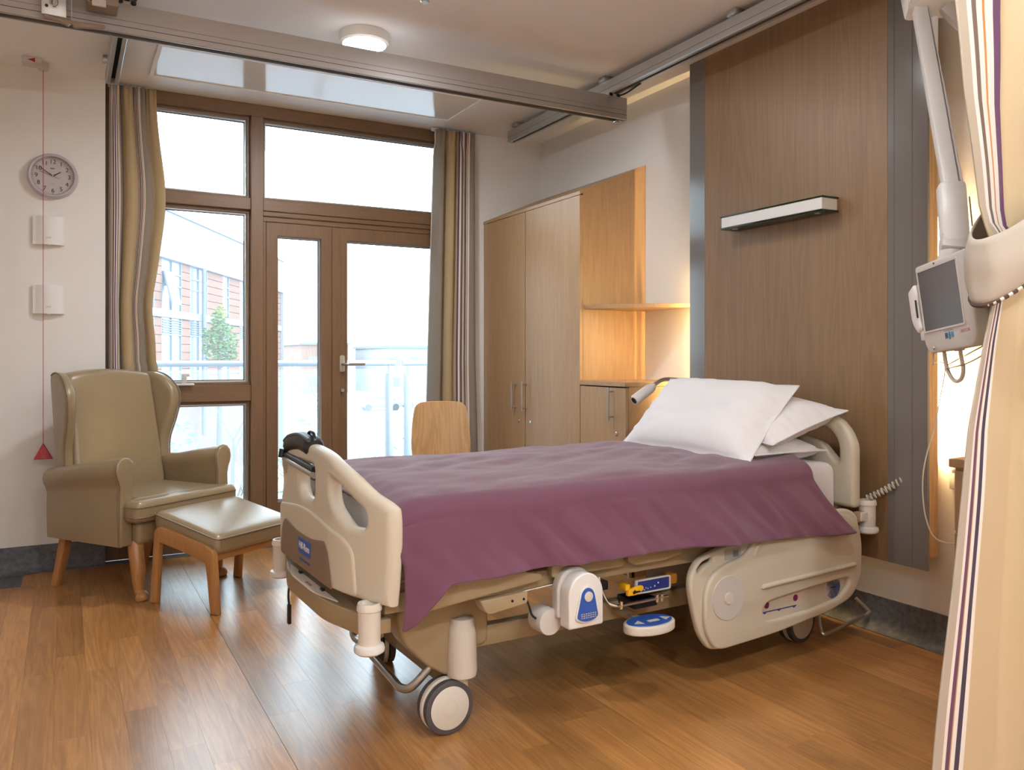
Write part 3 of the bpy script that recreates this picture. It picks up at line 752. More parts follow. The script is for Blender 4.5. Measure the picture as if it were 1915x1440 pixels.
# chassis
def part(name, m, *a, parent=None, bev=.004):
    return fin(box(BM(), *a, bev, 2), name, m, parent or bed)
for s in (-1, 1):
    part('chassis_beam', MTAUPE, .30, 1.98, s * .33 - .02, s * .33 + .02, .236, .30)
    part('deck_rail', MTAUPE, .06, 2.04, s * .46 - .015, s * .46 + .015, .43, .485)
    plate('foot_cover', [rpoly([(.14, .39, .02), (.20, .42, .02), (.40, .42, .02), (.455, .395, .02), (.455, .25, .02), (.40, .235, .02), (.36, .175, .02), (.31, .168, .02), (.24, .215, .02), (.16, .30, .03)], .02, 4)], .09, MTAUPE, bed, XZ(s * .315), .012)
    plate('deck_cover', [rpoly([(.15, .505, .02), (.44, .515, .02), (.56, .485, .02), (.565, .465, .01), (.15, .425, .01)], .01, 4)], .03, MTAUPE, bed, XZ(s * .492), .004)
    plate('deck_cover', [rpoly(rect(.60, .88, .465, .505), .012, 4)], .03, MTAUPE, bed, XZ(s * .49), .004)
    plate('deck_cover', [rpoly([(.90, .505), (1.14, .51), (1.14, .475), (1.05, .462), (.93, .462), (.90, .48)], .015, 4)], .03, MTAUPE, bed, XZ(s * .49), .004)
    a = plate('hinge_bracket', [rpoly([(.35, .43, .004), (.515, .437, .006), (.515, .40, .01), (.38, .384, .02), (.365, .40, .02)], .01, 4)], .05, mat('taupe_light', 'A89678', .42), bed, XZ(s * .475), .004)
    for xx in (.46, .50): fin(cyl(BM(), (xx, s * .5005, .415), (xx, s * .502, .415), .004, seg=12), 'screw', MSLOT, a)
part('lift_column', MTAUPE, .335, .46, -.27, .27, .105, .43)
part('lift_column', MTAUPE, 1.62, 1.76, -.27, .27, .14, .43)
part('cross_member', MTAUPE, .30, .36, -.33, .33, .24, .30)
part('cross_member', MTAUPE, 1.88, 1.95, -.33, .33, .24, .30)
part('under_tray', mat('dark_under', '2E2A26', .6), .40, 1.9, -.40, .40, .42, .45)
# castors
def castor(x, y, rz, dark=False):
    c = empty('castor', (x, y, 0), rz, bed)
    for s in (-1, 1):
        w = fin(lathe(BM(), [(.060, -.011), (.074, -.0125), (.081, -.009), (.082, 0), (.081, .009), (.074, .0125), (.060, .011)], 44, (0, s * .022, .082), 'Y'), 'tyre', MTYRE, c)
        fin(lathe(BM(), [(0, s * .0135), (.062, s * .0135), (.068, s * .010), (.068, -s * .008), (0, -s * .008)], 40, (0, s * .022, .082), 'Y'), 'wheel_disc', MBUMP, c)
        fin(lathe(BM(), [(.023, s * .0134), (.0235, s * .0145), (.0225, s * .0145), (.022, s * .0134)], 28, (0, s * .022, .082), 'Y'), 'hub_ring', MGREYW, w)
    fin(lathe(BM(), [(.03, -.0085), (.078, -.0085), (.084, -.006), (.084, .006), (.078, .0085), (.03, .0085)], 36, (0, 0, .084), 'Y'), 'fork_cover', MBUMP, c)
    fin(cyl(BM(), (.045, 0, .10), (.045, 0, .19), .032, .030, 24), 'swivel_stem', MBUMP, c)
    k = fin(lathe(BM(), [(0, .168), (.045, .168), (.048, .182), (.044, .30), (.036, .345), (.0, .35)], 30, (.052, -.012, 0)), 'leg_cover', MBUMP, c)
    return c
castor(.307, -.352, R_(2)); castor(.36, .29, R_(78)); castor(1.888, -.35, R_(4)); castor(1.888, .34, R_(30))
# foot pedal bar
fin(tube(BM(), smooth_path([(.345, -.33, .27), (.30, -.325, .225), (.225, -.30, .14), (.205, -.25, .118), (.21, -.15, .118), (.235, .18, .118), (.232, .26, .125), (.245, .29, .16), (.30, .31, .24)], 7), .013, 14), 'pedal_bar', MSTEEL, bed)
fin(tube(BM(), smooth_path([(1.93, -.42, .16), (1.91, -.45, .085), (1.90, -.47, .062), (1.93, -.475, .06), (2.10, -.44, .06), (2.27, -.405, .062), (2.285, -.39, .075), (2.25, -.36, .12)], 7), .0075, 12), 'pedal_bar', MSTEEL, bed)
fin(tube(BM(), [(2.03, -.40, .205), (2.29, -.32, .205)], .006, 10), 'pedal_bar', MSTEEL, bed)
fin(tube(BM(), smooth_path([(.40, .12, .25), (.39, .14, .20), (.37, .05, .17), (.43, -.05, .19)], 6), .004, 8), 'cable', MDARK, bed)
# side rails
def side_rail(s):
    R0 = [(1.145, .36), (1.15, .41, .03), (1.18, .452, .04), (1.26, .478, .05), (1.36, .492, .04), (1.42, .52, .04), (1.50, .543, .04), (1.90, .556, .02), (1.97, .558, .03), (2.03, .53, .03), (2.048, .45, .05), (2.043, .27, .05), (1.99, .205, .06), (1.85, .172, .05), (1.55, .14, .05), (1.28, .128, .03), (1.235, .135, .04), (1.19, .19, .04), (1.165, .27, .05)]
    grip = rpoly([(1.178, .418, .012), (1.20, .443, .02), (1.25, .455, .015), (1.255, .44, .008), (1.215, .43, .015), (1.185, .405, .01)], .01, 4)
    hole = rpoly([(1.975, .492), (2.0, .492), (2.0, .465), (1.978, .462)], .006, 3)
    b = plate('side_rail', [rpoly(R0, .03, 5), grip, hole], .03, MBEIGE, bed, XZ(s * .518), .011, 50, res=3)
    R1 = [(1.195, .25, .05), (1.20, .35, .06), (1.235, .405, .06), (1.31, .432, .04), (1.375, .442, .03), (1.41, .462, .03), (1.445, .512, .04), (1.51, .535, .03), (1.88, .548, .03), (1.955, .54, .03), (2.012, .50, .05), (2.035, .42, .05), (2.028, .28, .05), (1.975, .213, .06), (1.84, .178, .05), (1.55, .146, .05), (1.285, .134, .03), (1.245, .142, .03), (1.21, .19, .04)]
    slot = rpoly([(1.478, .24, .03), (1.488, .203, .015), (1.54, .196, .03), (1.75, .203, .05), (1.90, .222, .03), (1.955, .262, .03), (1.957, .292, .012), (1.93, .296, .02), (1.75, .285, .03), (1.55, .272, .03), (1.50, .264, .03)], .03, 5)
    f = plate('rail_face', [rpoly(R1, .03, 5), slot], .022, MBEIGE, b, XZ(s * .541), .009, 50, res=3)
    plate('grip_bar', [rpoly([(1.466, .317), (1.469, .334), (1.985, .351), (1.99, .334)], .008, 3)], .022, MBEIGE, f, XZ(s * .553), .008, 50)
    plate('curved_rib', [rpoly([(1.425, .435, .01), (1.44, .445, .01), (1.475, .488, .02), (1.52, .503, .01), (1.518, .512, .01), (1.465, .50, .02), (1.428, .455, .02)], .01, 4)], .012, MBEIGE, f, XZ(s * .552), .004, 50)
    plate('upper_rib', [rpoly(rect(1.58, 1.74, .512, .522), .005, 3)], .01, MBEIGE, f, XZ(s * .552), .003, 50)
    d = fin(lathe(BM(), [(0, s * .010), (.076, s * .010), (.0775, s * .007), (.0775, 0), (0, 0)], 48, (1.303, s * .546, .312), 'Y'), 'pivot_disc', MGREYW, f)
    fin(lathe(BM(), [(0, s * .0045), (.0195, s * .0045), (.021, s * .0025), (.021, 0), (0, 0)], 28, (1.303, s * .556, .312), 'Y'), 'pivot_button', MBUMP, d)
    l = plate('clear_label', [rpoly(rect(1.305, 1.385, .437, .476), .003, 2)], .002, mat('grey_label', 'A9A9A6', .3), b, XZ(s * .5335), 0, 0)
    fin(box(BM(), 1.345, 1.372, s * .5348, s * .5342, .445, .468), 'label_print', mat('grey_print_dark', '6F716F', .4), l, 0)
    if s < 0:
        y = -.5338
        for xx, zz in ((1.515, .248), (1.668, .253)):
            fin(lathe(BM(), [(.0125, 0), (.0125, -.0008), (.0095, -.0008), (.0095, 0)], 24, (xx, y, zz), 'Y'), 'warning_ring', MRED, b)
            fin(lathe(BM(), [(.0075, 0), (.0075, -.0006), (0, -.0006)], 18, (xx, y, zz), 'Y'), 'warning_mark', MBLUED, b)
            fin(box(BM(), -.011, .011, -.001, 0, -.0012, .0012), 'warning_bar', MRED, b, 0, ).location = (xx, y, zz)
        fin(box(BM(), 1.49, 1.673, y - .0006, y, .2225, .226), 'scale_line', MBLUED, b, 0)
        for xx in (1.505, 1.58, 1.66): plate('scale_tick', [[(xx - .009, .2225), (xx + .009, .2225), (xx, .2165)]], .0012, MBLUE, b, XZ(y), 0, 0)
        dl = fin(lathe(BM(), [(.046, 0), (.046, -.002), (.042, -.003), (0, -.003)], 40, (1.878, -.533, .262), 'Y'), 'angle_dial', mat('steel_blue', '4A62A0', .4), b)
        fin(lathe(BM(), [(.047, -.0005), (.049, -.003), (.046, -.003)], 40, (1.878, -.533, .262), 'Y'), 'dial_rim', MGREYW, dl)
        fin(box(BM(), 1.862, 1.895, -.5375, -.5362, .262, .2645), 'dial_needle', MDARK, dl, 0)
    return b
side_rail(-1); side_rail(1)
part('rail_hinge', MTAUPE, 1.30, 1.40, -.51, -.46, .30, .44)
# attendant controls hanging from the near frame
c = plate('call_unit', [rpoly(rect(.612, .742, .322, .42), .008, 3)[:8] + circ(.677, .42, .065, 18, .068, 0, PI)], .05, MWHITE, bed, XZ(-.555), .006)
c2 = plate('call_unit_back', [rpoly(rect(.605, .735, .345, .43), .008, 3)[:8] + circ(.670, .43, .065, 18, .068, 0, PI)], .035, MGREYW, c, XZ(-.512), .006)
tz = [(.632, .352), (.645, .343), (.665, .337), (.69, .337), (.71, .343), (.722, .352), (.705, .43), (.695, .445), (.68, .451), (.667, .449), (.653, .437)]
k1 = plate('button_frame', [rpoly(tz, .01, 3)], .008, MWHITE, c, XZ(-.582), .002)
tb = [((a - .677) * .87 + .677, (b - .392) * .9 + .392) for a, b in tz]
k2 = plate('button_panel', [rpoly(tb, .01, 3)], .003, MBLUE, k1, XZ(-.5868), 0, 0)
fin(lathe(BM(), [(.0155, 0), (.0155, -.003), (.013, -.004), (0, -.003)], 26, (.679, -.5875, .418), 'Y'), 'call_button', MBUMP, k2)
for r_ in range(3):
    for q in range(7): fin(box(BM(), .652 + .0085 * q, .652 + .0085 * q + .005, -.5888, -.5882, .353 + .006 * r_, .3555 + .006 * r_), 'print_mark', MGREYW if (q + r_) % 3 else MYEL, k2, 0)
b = fin(lathe(BM(), [(0, -.035), (.040, -.035), (.042, -.028), (.042, .028), (.040, .035), (0, .035)], 32, (.592, -.475, .332), 'Y'), 'weight_drum', MGREYW, bed)
fin(tube(BM(), smooth_path([(.50, -.49, .415), (.52, -.49, .40), (.535, -.49, .36), (.55, -.49, .345)], 5), .0035, 8), 'drum_cable', MDARK, b)
fin(tube(BM(), [(.50, -.49, .435), (.62, -.50, .445)], .003, 8), 'drum_hook', MCHROME, b)
b = fin(tube(BM(), smooth_path([(.79, -.49, .44), (.79, -.50, .41), (.795, -.53, .368), (.815, -.548, .358), (.84, -.55, .356), (1.03, -.55, .358)], 6), .005, 10), 'accessory_rail', MCHROME, bed)
for xx in (.835, .985, 1.005): fin(cyl(BM(), (xx, -.55, .345), (xx + .001, -.55, .369), .0055, seg=10), 'rail_clip', MCHROME, b)
fin(box(BM(), .765, .815, -.51, -.47, .40, .43, .004), 'rail_mount', MDARK, b)
b = plate('control_strip', [rpoly(rect(.955, 1.095, .362, .40), .005, 3)], .012, MBLUED, bed, XZ(-.478), .002)
plate('strip_frame', [rpoly(rect(.950, 1.10, .358, .404), .006, 3), rpoly(rect(.955, 1.095, .362, .40), .005, 3)], .016, MGREYW, b, XZ(-.478), 0, 0)
for xx, zz, r_ in ((.975, .372, .002), (.992, .375, .002), (1.0, .372, .002), (1.012, .374, .002), (1.03, .376, .003), (1.045, .385, .003), (.985, .369, .002)):
    fin(lathe(BM(), [(r_, 0), (r_, -.0008), (0, -.0008)], 10, (xx, -.4842, zz), 'Y'), 'indicator', MWHITE, b)
y_ = plate('release_handle', [rpoly([(.888, .368), (.893, .386), (.93, .396), (.955, .395), (.957, .382), (.93, .368)], .006, 4)], .014, MYEL, bed, XZ(-.51), .003)
fin(box(BM(), .885, .905, -.51, -.47, .385, .405, .003), 'handle_stem', MYEL, y_)
plate('figure_print', [rpoly([(.908, .379), (.918, .388), (.92, .382), (.94, .381), (.942, .377), (.92, .375), (.912, .372)], .002, 2)], .001, MDARK, y_, XZ(-.5177), 0, 0)
fin(box(BM(), 1.10, 1.13, -.485, -.45, .372, .405, .003), 'amber_block', mat('amber_plastic', 'A8701C', .4), bed)
# foot control
ft = plate('foot_control', [circ(.955, -.545, .097, 40, .060)], .03, MBUMP, bed, Matrix.Translation((0, 0, .272)), .006)
ft2 = plate('foot_control_face', [circ(.955, -.545, .086, 40, .050)], .003, MBLUE, ft, Matrix.Translation((0, 0, .2885)), 0, 0)
for s in (-1, 1):
    plate('arrow_print', [[(.96 + s * .075, -.555), (.96 + s * .045, -.535), (.96 + s * .045, -.570)]], .001, MGREYW, ft2, Matrix.Translation((0, 0, .2905)), 0, 0)
plate('pad_print', [rpoly(rect(.94, .985, -.565, -.548), .004, 2)], .001, MGREYW, ft2, Matrix.Translation((0, 0, .2905)), 0, 0)
fin(box(BM(), .95, .98, -.50, -.34, .262, .28, .003), 'foot_control_arm', MTAUPE, ft)
part('control_bracket', MDARK, .98, 1.08, -.44, -.34, .29, .32)

# ---------------------------------------------------------------- mattress, duvet, pillows
bm = box(BM(), .075, 2.015, -.455, .455, .495, .73, .045, 4)
bmesh.ops.subdivide_edges(bm, edges=[e for e in bm.edges if e.calc_length() > .3], cuts=14, use_grid_fill=True)
for v in bm.verts: v.co += Vector((0, .006 * nz(v.co.x * 9, v.co.z * 9, 2), .006 * nz(v.co.x * 7, v.co.y * 7)))
tag(place(fin(bm, 'mattress', MLINEN, None, 60)), 'mattress in a white fitted sheet under the purple duvet', 'mattress')
def sst(a, b, x):
    t = min(1, max(0, (x - a) / (b - a))); return t * t * (3 - 2 * t)
def duv(s, w):
    xs = .055
    if w < .3: k = 1 - w / .3                 # near skirt : 1 at the hem
    elif w > .7: k = -(w - .7) / .3
    else: k = 0
    xe = 1.80 + .14 * max(0, k) - .05 * max(0, min(1, (w - .38) / .3))
    x0 = xs + .042 * min(1, abs(k) * 2.5)
    x = x0 + s * (xe - x0)
    tail = 1 - sst(.10, .22, x)
    if k > 0:
        zb = .512 - .125 * tail - .035 * sst(1.1, 1.9, x)
        out = .052 + .03 * sst(1.0, 1.3, x) + .012 * math.sin(x * 7)
        z = .685 + (zb - .685) * k
        y = -.505 - out * k ** 1.2
        f = nz(x * 4 - z * 3, z * 2.2, 1) * .03 + nz(x * 12 + z * 12, z * 3, 4) * .016 + .012 * (abs(math.sin(x * 9 + z * 12 + 3 * nz(x * 3, z))) ** 3 - .4) + nz(x * 30 + z * 26, z * 8, 7) * .005
        y -= f * (.2 + .8 * k); x += .012 * nz(x * 9, z * 7, 8) * k; z += .008 * nz(x * 8, 3) * k
        if tail > 0: y += .04 * tail * k * k
    elif k < 0:
        k = -k; z = .685 + (.50 - .685) * k; y = .505 + .07 * k + .012 * math.sin(x * 8) * k; 
        if x < .3: y += .11 * k * (1 - (x - .05) / .25); z += .06 * k * (1 - (x - .05) / .25)
    else:
        if w < .36:
            a = (w - .3) / .06 * PI / 2; y = -.445 - .06 * math.cos(a); z = .685 + .058 * math.sin(a)
        elif w > .64:
            a = (1 - (w - .64) / .06) * PI / 2; y = .445 + .06 * math.cos(a); z = .685 + .058 * math.sin(a)
        else:
            t = (w - .36) / .28; y = -.445 + .89 * t; z = .743 + .014 * math.sin(PI * t) ** .6
        q = 1 if .36 <= w <= .64 else .5
        z += q * (.012 * nz(x * 3.2 + y * 2, y * 3.5, 5) + .008 * nz(x * 7 - y * 12, y * 5, 6) + .0035 * (1 - abs(nz(x * 4 + y * 3, y * 15 - x * 3, 9)) * 2.2) + .002 * (1 - abs(nz(x * 9 - y * 14, y * 7, 12)) * 2))
        z -= .03 * (1 - sst(.0, .12, x - xs))
    return (x, y, z)
dv = grid(150, 120, duv, 'duvet', MDUVET, None, thick=.012, smooth=80)
md = dv.modifiers.new('s', 'SUBSURF'); md.levels = 0; md.render_levels = 1
tag(place(dv), 'plum purple duvet spread over the bed', 'duvet')
def pillow(label, A, B, C, D, th, seed, piping=True, sag=0.0):
    A, B, C, D = map(Vector, (A, B, C, D))
    n = ((B - A).cross(D - A)).normalized(); N = 44; vsx = []; fs = []
    def P(s, t, sg):
        # pinch the sides in so that the corners stay as points
        pin = .035
        s2 = s * (1 - pin * (1 - t * t)); t2 = t * (1 - pin * (1 - s * s))
        u, v = (s2 + 1) / 2, (t2 + 1) / 2
        p = A * (1 - u) * (1 - v) + B * u * (1 - v) + C * u * v + D * (1 - u) * v
        sf, tf = min(1, abs(s) / .955), min(1, abs(t) / .955)
        e = max(0.0, (1 - sf ** 4) * (1 - tf ** 4)) ** .6 + .03
        wr = nz(s * 2.2 + seed, t * 2.2, seed) * .10 + nz(s * 5 + seed, t * 4, 3) * .05
        edge = math.exp(-((1 - max(abs(s), abs(t))) / .12) ** 2)
        cr = .22 * edge * math.sin(20 * (s if abs(t) > abs(s) else t) + 4 * nz(s * 3, t * 3, seed))
        return p + n * sg * th / 2 * e * (1 + wr + cr)
    for sg in (1, -1):
        off = len(vsx)
        for j in range(N + 1):
            for i in range(N + 1): vsx.append(P(-1 + 2 * i / N, -1 + 2 * j / N, sg))
        for j in range(N):
            for i in range(N):
                a = off + j * (N + 1) + i; q = (a, a + 1, a + N + 2, a + N + 1); fs.append(q if sg > 0 else q[::-1])
    me = bpy.data.meshes.new('pillow'); me.from_pydata([tuple(v) for v in vsx], [], fs)
    bm = BM(); bm.from_mesh(me); bpy.data.meshes.remove(me); bmesh.ops.remove_doubles(bm, verts=bm.verts, dist=1e-4)
    o = place(fin(bm, 'pillow', MLINEN, None, 75))
    if piping:
        pts = [P(-1 + 2 * i / 14, -1, 1) for i in range(14)] + [P(1, -1 + 2 * i / 14, 1) for i in range(14)] + [P(1 - 2 * i / 14, 1, 1) for i in range(14)] + [P(-1, 1 - 2 * i / 14, 1) for i in range(14)]
        fin(tube(BM(), pts, .0035, 6, closed=True), 'seam', MLINEN, o)
    return tag(o, label, 'pillow', 'white pillows on the bed')
pillow('large white pillow propped upright in front of the others', (1.535, -.425, .738), (1.955, -.31, 1.03), (1.855, .365, 1.045), (1.55, .365, .742), .17, 1.3)
pillow('white pillow leaning on the headboard behind the propped one', (1.665, -.43, .812), (2.06, -.465, .932), (2.045, .32, .985), (1.70, .30, .84), .15, 4.1)
pillow('flat white pillow lowest on the mattress', (1.59, -.415, .775), (1.985, -.425, .772), (1.99, .34, .785), (1.60, .34, .785), .135, 8.7)
# ================================================================ wing armchair (local +y is the front)
ac = tag(empty('wing_armchair', (.355, 4.612, 0), R_(215)), 'taupe vinyl wing-back armchair standing by the window', 'armchair')
def lerp(a, b, t): return a + (b - a) * t
# backrest : tilted, arched top
bm = box(BM(), -.288, .288, -.055, .055, .40, 1.09, .03, 4)
bmesh.ops.subdivide_edges(bm, edges=[e for e in bm.edges if e.calc_length() > .2], cuts=8, use_grid_fill=True)
for v in bm.verts:
    t = (v.co.z - .40) / .69
    if t > .6: v.co.z -= .028 * (abs(v.co.x) / .288) ** 2 * (t - .6) / .4
    bulge = .018 * max(0, 1 - (v.co.x / .288) ** 2) * math.sin(PI * min(1, max(0, t)))
    v.co.x *= lerp(.93, .87, t)
    v.co.y += lerp(-.175, -.29, t) + (bulge if v.co.y > 0 else 0)
fin(bm, 'backrest', MVINYL, ac, 50)
for s in (-1, 1):
    W = [(-.29, .58, .02), (-.345, 1.06, .03), (-.27, 1.078, .05), (-.185, 1.055, .07), (-.115, .975, .07), (-.11, .90, .07), (-.135, .80, .08), (-.17, .70, .06), (-.165, .58, .02)]
    wg = plate('wing', [rpoly(W, .03, 5)], .058, MVINYL, ac, YZ(0), .02, 50, res=3, cuts=(1, [.65 + .05 * k for k in range(9)]))
    for v in wg.data.vertices: v.co.x += s * (.238 + .31 * (v.co.y + .34) + .02 * (v.co.z - .6))
    pts = rpoly(W[1:], .03, 5)[3:-2]
    fin(tube(BM(), [(s * (.238 + .31 * (p.x + .34) + .02 * (p.y - .6) + .022), p.x, p.y) for p in pts], .004, 6), 'piping', MPIPE, wg)
    # scroll arm : profile in x,z swept along y, falling to the back
    prof = [(-.034, .262), (.034, .262), (.037, .35), (.038, .45), (.036, .53), (.042, .565), (.054, .59), (.060, .62), (.054, .652), (.036, .672), (.01, .68), (-.018, .674), (-.038, .655), (-.045, .628), (-.042, .59), (-.036, .55), (-.036, .45), (-.035, .35)]
    prof = [(s * a, b) for a, b in prof]
    arm = plate('arm', [prof], .52, MVINYL, ac, None, .006, 50, cuts=None)
    for v in arm.data.vertices:
        x, z, d = v.co.x, v.co.y, v.co.z
        y = -.02 + d      # -.28 .. .24
        k = max(0, (z - .262) / .418)
        sc_ = 1 - .10 * (.24 - y) * k / .52 * 2
        v.co = (s * .298 + x, y, .262 + (z - .262) * (1 - .19 * (.24 - y) / .52 * (1 if k > .3 else k / .3)))
    arm.data.update()
    bmq = BM(); bmq.from_mesh(arm.data); bmesh.ops.recalc_face_normals(bmq, faces=bmq.faces); bmq.to_mesh(arm.data); bmq.free()
    pf = [(s * .298 + a * .93, b) for a, b in prof]
    fac = plate('arm_front', [pf], .022, MVINYL, arm, XZ(.245), .008, 50)
    fin(tube(BM(), [(a, .243, b) for a, b in [(s * .298 + q[0] * 1.0, q[1]) for q in prof]], .0042, 6, closed=True), 'piping', MPIPE, arm)
    # front cabriole leg and splayed back leg
    fin(tube(BM(), smooth_path([(s * .235, .235, .27), (s * .245, .255, .21), (s * .248, .27, .15), (s * .246, .268, .09), (s * .246, .275, .04), (s * .246, .29, .022), (s * .246, .295, .0)], 4),
        [lerp(.037, .034, k / 8) for k in range(9)] + [lerp(.033, .020, k / 8) for k in range(8)] + [.022, .025, .028, .031, .033, .032, .030, .028], 14), 'front_leg', MSTOOL, ac)
    bm = box(BM(), -.021, .021, -.024, .024, 0, .29, .003, 1)
    for v in bm.verts:
        t = 1 - v.co.z / .29; v.co.x = v.co.x * (1 - .12 * t) + s * (.252 + .006 * t); v.co.y = v.co.y * (1 - .1 * t) - .235 - .075 * t
    fin(bm, 'back_leg', MSTOOL, ac)
# seat cushion (T shaped) and front apron
T = rpoly([(-.252, -.20, .02), (.252, -.20, .02), (.252, .235, .01), (.315, .245, .02), (.315, .345, .035), (-.315, .345, .035), (-.315, .245, .02), (-.252, .235, .01)], .02, 4)
cu = plate('seat_cushion', [T], .105, MVINYL, ac, XY(.425), .03, 50, res=4)
for v in cu.data.vertices:
    if v.co.z > .45: v.co.z += .012 * max(0, 1 - (v.co.x / .3) ** 2) + .0
for zz in (.448, .401): fin(tube(BM(), [(p[0] * 1.002, p[1] * 1.003, zz) for p in T], .0035, 6, closed=True), 'piping', MPIPE, cu)
fin(box(BM(), -.262, .262, .10, .292, .262, .375, .022, 3), 'front_apron', MVINYL, ac, 50)
fin(box(BM(), -.27, .27, -.27, .24, .27, .37, .01, 2), 'seat_base', MVINYL, ac, 50)
fin(box(BM(), -.215, -.21, .20, .27, .215, .27, .001), 'care_tag', MWHITE, ac, 0)

# ================================================================ footstool
st = tag(empty('footstool', (.690, 4.152, 0), R_(214)), 'wooden footstool with a sloping vinyl cushion before the armchair', 'footstool')
bm = box(BM(), -.255, .255, -.205, .215, -.045, .045, .03, 4)
bmesh.ops.subdivide_edges(bm, edges=[e for e in bm.edges if e.calc_length() > .2], cuts=6, use_grid_fill=True)
for v in bm.verts:
    if v.co.z > .03: v.co.z += .012 * (1 - (v.co.x / .26) ** 2) * (1 - (v.co.y / .22) ** 2)
    v.co.z += .345 - .20 * v.co.y
fin(bm, 'cushion', MVINYL, st, 60)
fin(tube(BM(), [(p[0], p[1], .345 + .032 - .20 * p[1]) for p in rpoly(rect(-.257, .257, -.207, .217), .03, 4)], .004, 6, closed=True), 'piping', MPIPE, st)
for s in (-1, 1):
    U = rpoly([(-.208, 0, .004), (-.166, 0, .004), (-.146, .29, .02), (.155, .232, .03), (.186, 0, .004), (.228, 0, .004), (.205, .285, .03), (.16, .305, .02), (-.14, .365, .03), (-.178, .345, .03)], .02, 5)
    sf = plate('side_frame', [U], .03, MSTOOL, st, YZ(s * .256), .006, 40)
    fin(cyl(BM(), (s * .24, .0, .30), (s * .2, .0, .30), .004, seg=8), 'screw', MSTEEL, sf)
fin(box(BM(), -.245, .245, .165, .19, .232, .272, .004), 'cross_rail', wood('stool_beech_rail', '9C6A3E', 'B98855', 'X', 1.2, .32, .6, .1), st)
fin(box(BM(), -.245, .245, -.17, -.145, .305, .345, .004), 'cross_rail', bpy.data.materials['stool_beech_rail'], st)

# ================================================================ plywood visitor chair
vc = tag(empty('visitor_chair', (1.90, 4.22, 0), R_(-14)), 'plywood visitor chair with rounded back behind the bed', 'chair')
BK = rpoly([(-.165, .50, .02), (.165, .50, .02), (.178, .62, .05), (.172, .76, .06), (.15, .885, .05), (0, .893, .1), (-.15, .885, .05), (-.172, .76, .06), (-.178, .62, .05)], .05, 6)
plate('backrest', [BK], .012, MPLY, vc, XZ(.22), .003, 40, cuts=(0, [-.15 + .03 * k for k in range(11)]))
for v in bpy.data.objects[vc.children[0].name].data.vertices: v.co.y += -.25 * v.co.x ** 2 * 2 + .10 * (v.co.z - .5)
plate('seat', [rpoly(rect(-.20, .20, -.20, .20), .06, 6)], .014, MPLY, vc, XY(.45), .004, 40)
for s in (-1, 1):
    fin(tube(BM(), smooth_path([(s * .19, -.21, 0), (s * .17, -.17, .40), (s * .165, -.14, .43), (s * .165, .10, .435), (s * .16, .21, .48), (s * .13, .235, .62)], 5), .010, 10), 'frame_tube', MSTEEL, vc)
    fin(tube(BM(), [(s * .19, .24, 0), (s * .165, .14, .432)], .010, 10), 'leg', MSTEEL, vc)

# ================================================================ bedside locker at the right wall
lk = tag(empty('bedside_locker', (2.82, 1.53, 0)), 'oak bedside locker half hidden by the privacy curtain', 'locker')
fin(box(BM(), -.185, .185, -.16, .165, .06, .78, .003), 'body', MOAK, lk, 0)
fin(box(BM(), -.20, .19, -.175, .181, .78, .81, .004), 'top', MOAKH, lk, 0)
d = fin(box(BM(), -.197, -.186, -.155, .16, .10, .56, .002), 'door', MOAK, lk, 0)
fin(tube(BM(), [(-.205, .10, .35), (-.205, .10, .47)], .006, 10), 'handle', MSTEEL, d)
d = fin(box(BM(), -.197, -.186, -.155, .16, .57, .77, .002), 'drawer', MOAK, lk, 0)
fin(tube(BM(), [(-.205, -.06, .67), (-.205, .06, .67)], .006, 10), 'handle', MSTEEL, d)
bm = BM()
for a in (-.15, .15):
    for b in (-.13, .13): lathe(bm, [(0, 0), (.022, 0), (.026, .02), (.022, .045), (.01, .06), (0, .06)], 16, (a, b, 0))
fin(bm, 'feet', MDARK, lk)

# ================================================================ patient terminal on its arm
tv = tag(empty('bedside_terminal', (2.2, 1.45, 1.17)), 'white bedside terminal with grey screen hanging on the arm', 'screen')
O3 = Vector((2.2, 1.45, 1.17))
ex = Vector((-.4636, -.8812, .092)).normalized(); ey = Vector((-.0355, .122, .992)); ey = (ey - ex * ey.dot(ex)).normalized()
ctr = Vector((2.203, 1.449, 1.303)) - O3
en = ex.cross(ey).normalized()
TM = AX(ex, ey, ctr)                # local x right, y up, z toward the viewer if en faces the camera
sg = 1.0 if en.dot(Vector((0, 0, 1.15)) - O3 - ctr) > 0 else -1.0
def tp(x, y, z): return TM @ Vector((x, y, z * sg))
def tbox(bm, x0, x1, y0, y1, z0, z1, bev=.0, seg=2):
    return box(bm, x0, x1, y0, y1, min(z0 * sg, z1 * sg), max(z0 * sg, z1 * sg), bev, seg)
w2, h2 = .135, .133
cs = plate('casing', [rpoly([(-w2, -h2 + .03, .02), (-w2 + .02, -h2, .03), (w2 - .02, -h2, .03), (w2, -h2 + .03, .02), (w2, h2, .012), (-w2, h2, .012)], .012, 4)], .04, MGREYW, tv, TM @ Matrix.Translation((0, 0, -.02 * sg)), .006, 40)
fin(tbox(BM(), -w2 + .028, w2 - .02, -h2 + .012, h2 - .012, -.085, -.04, .006), 'rear_housing', MGREYW, tv, 35, TM)
fin(tbox(BM(), -w2 + .016, w2 - .05, -h2 + .068, h2 - .02, -.004, .0012), 'screen', MSCREEN, cs, 0, TM)
plate('screen_bezel', [rpoly(rect(-w2 + .011, w2 - .045, -h2 + .063, h2 - .015), .004, 2), rect(-w2 + .016, w2 - .05, -h2 + .068, h2 - .02)], .005, MGREYW, cs, TM @ Matrix.Translation((0, 0, .0005 * sg)), 0, 0)
fin(tbox(BM(), -.03, -.024, h2 - .012, h2 - .007, 0, .001), 'camera_dot', MDARK, cs, 0, TM)
MCY = mat('cyan_print', '3F8FB5', .5)
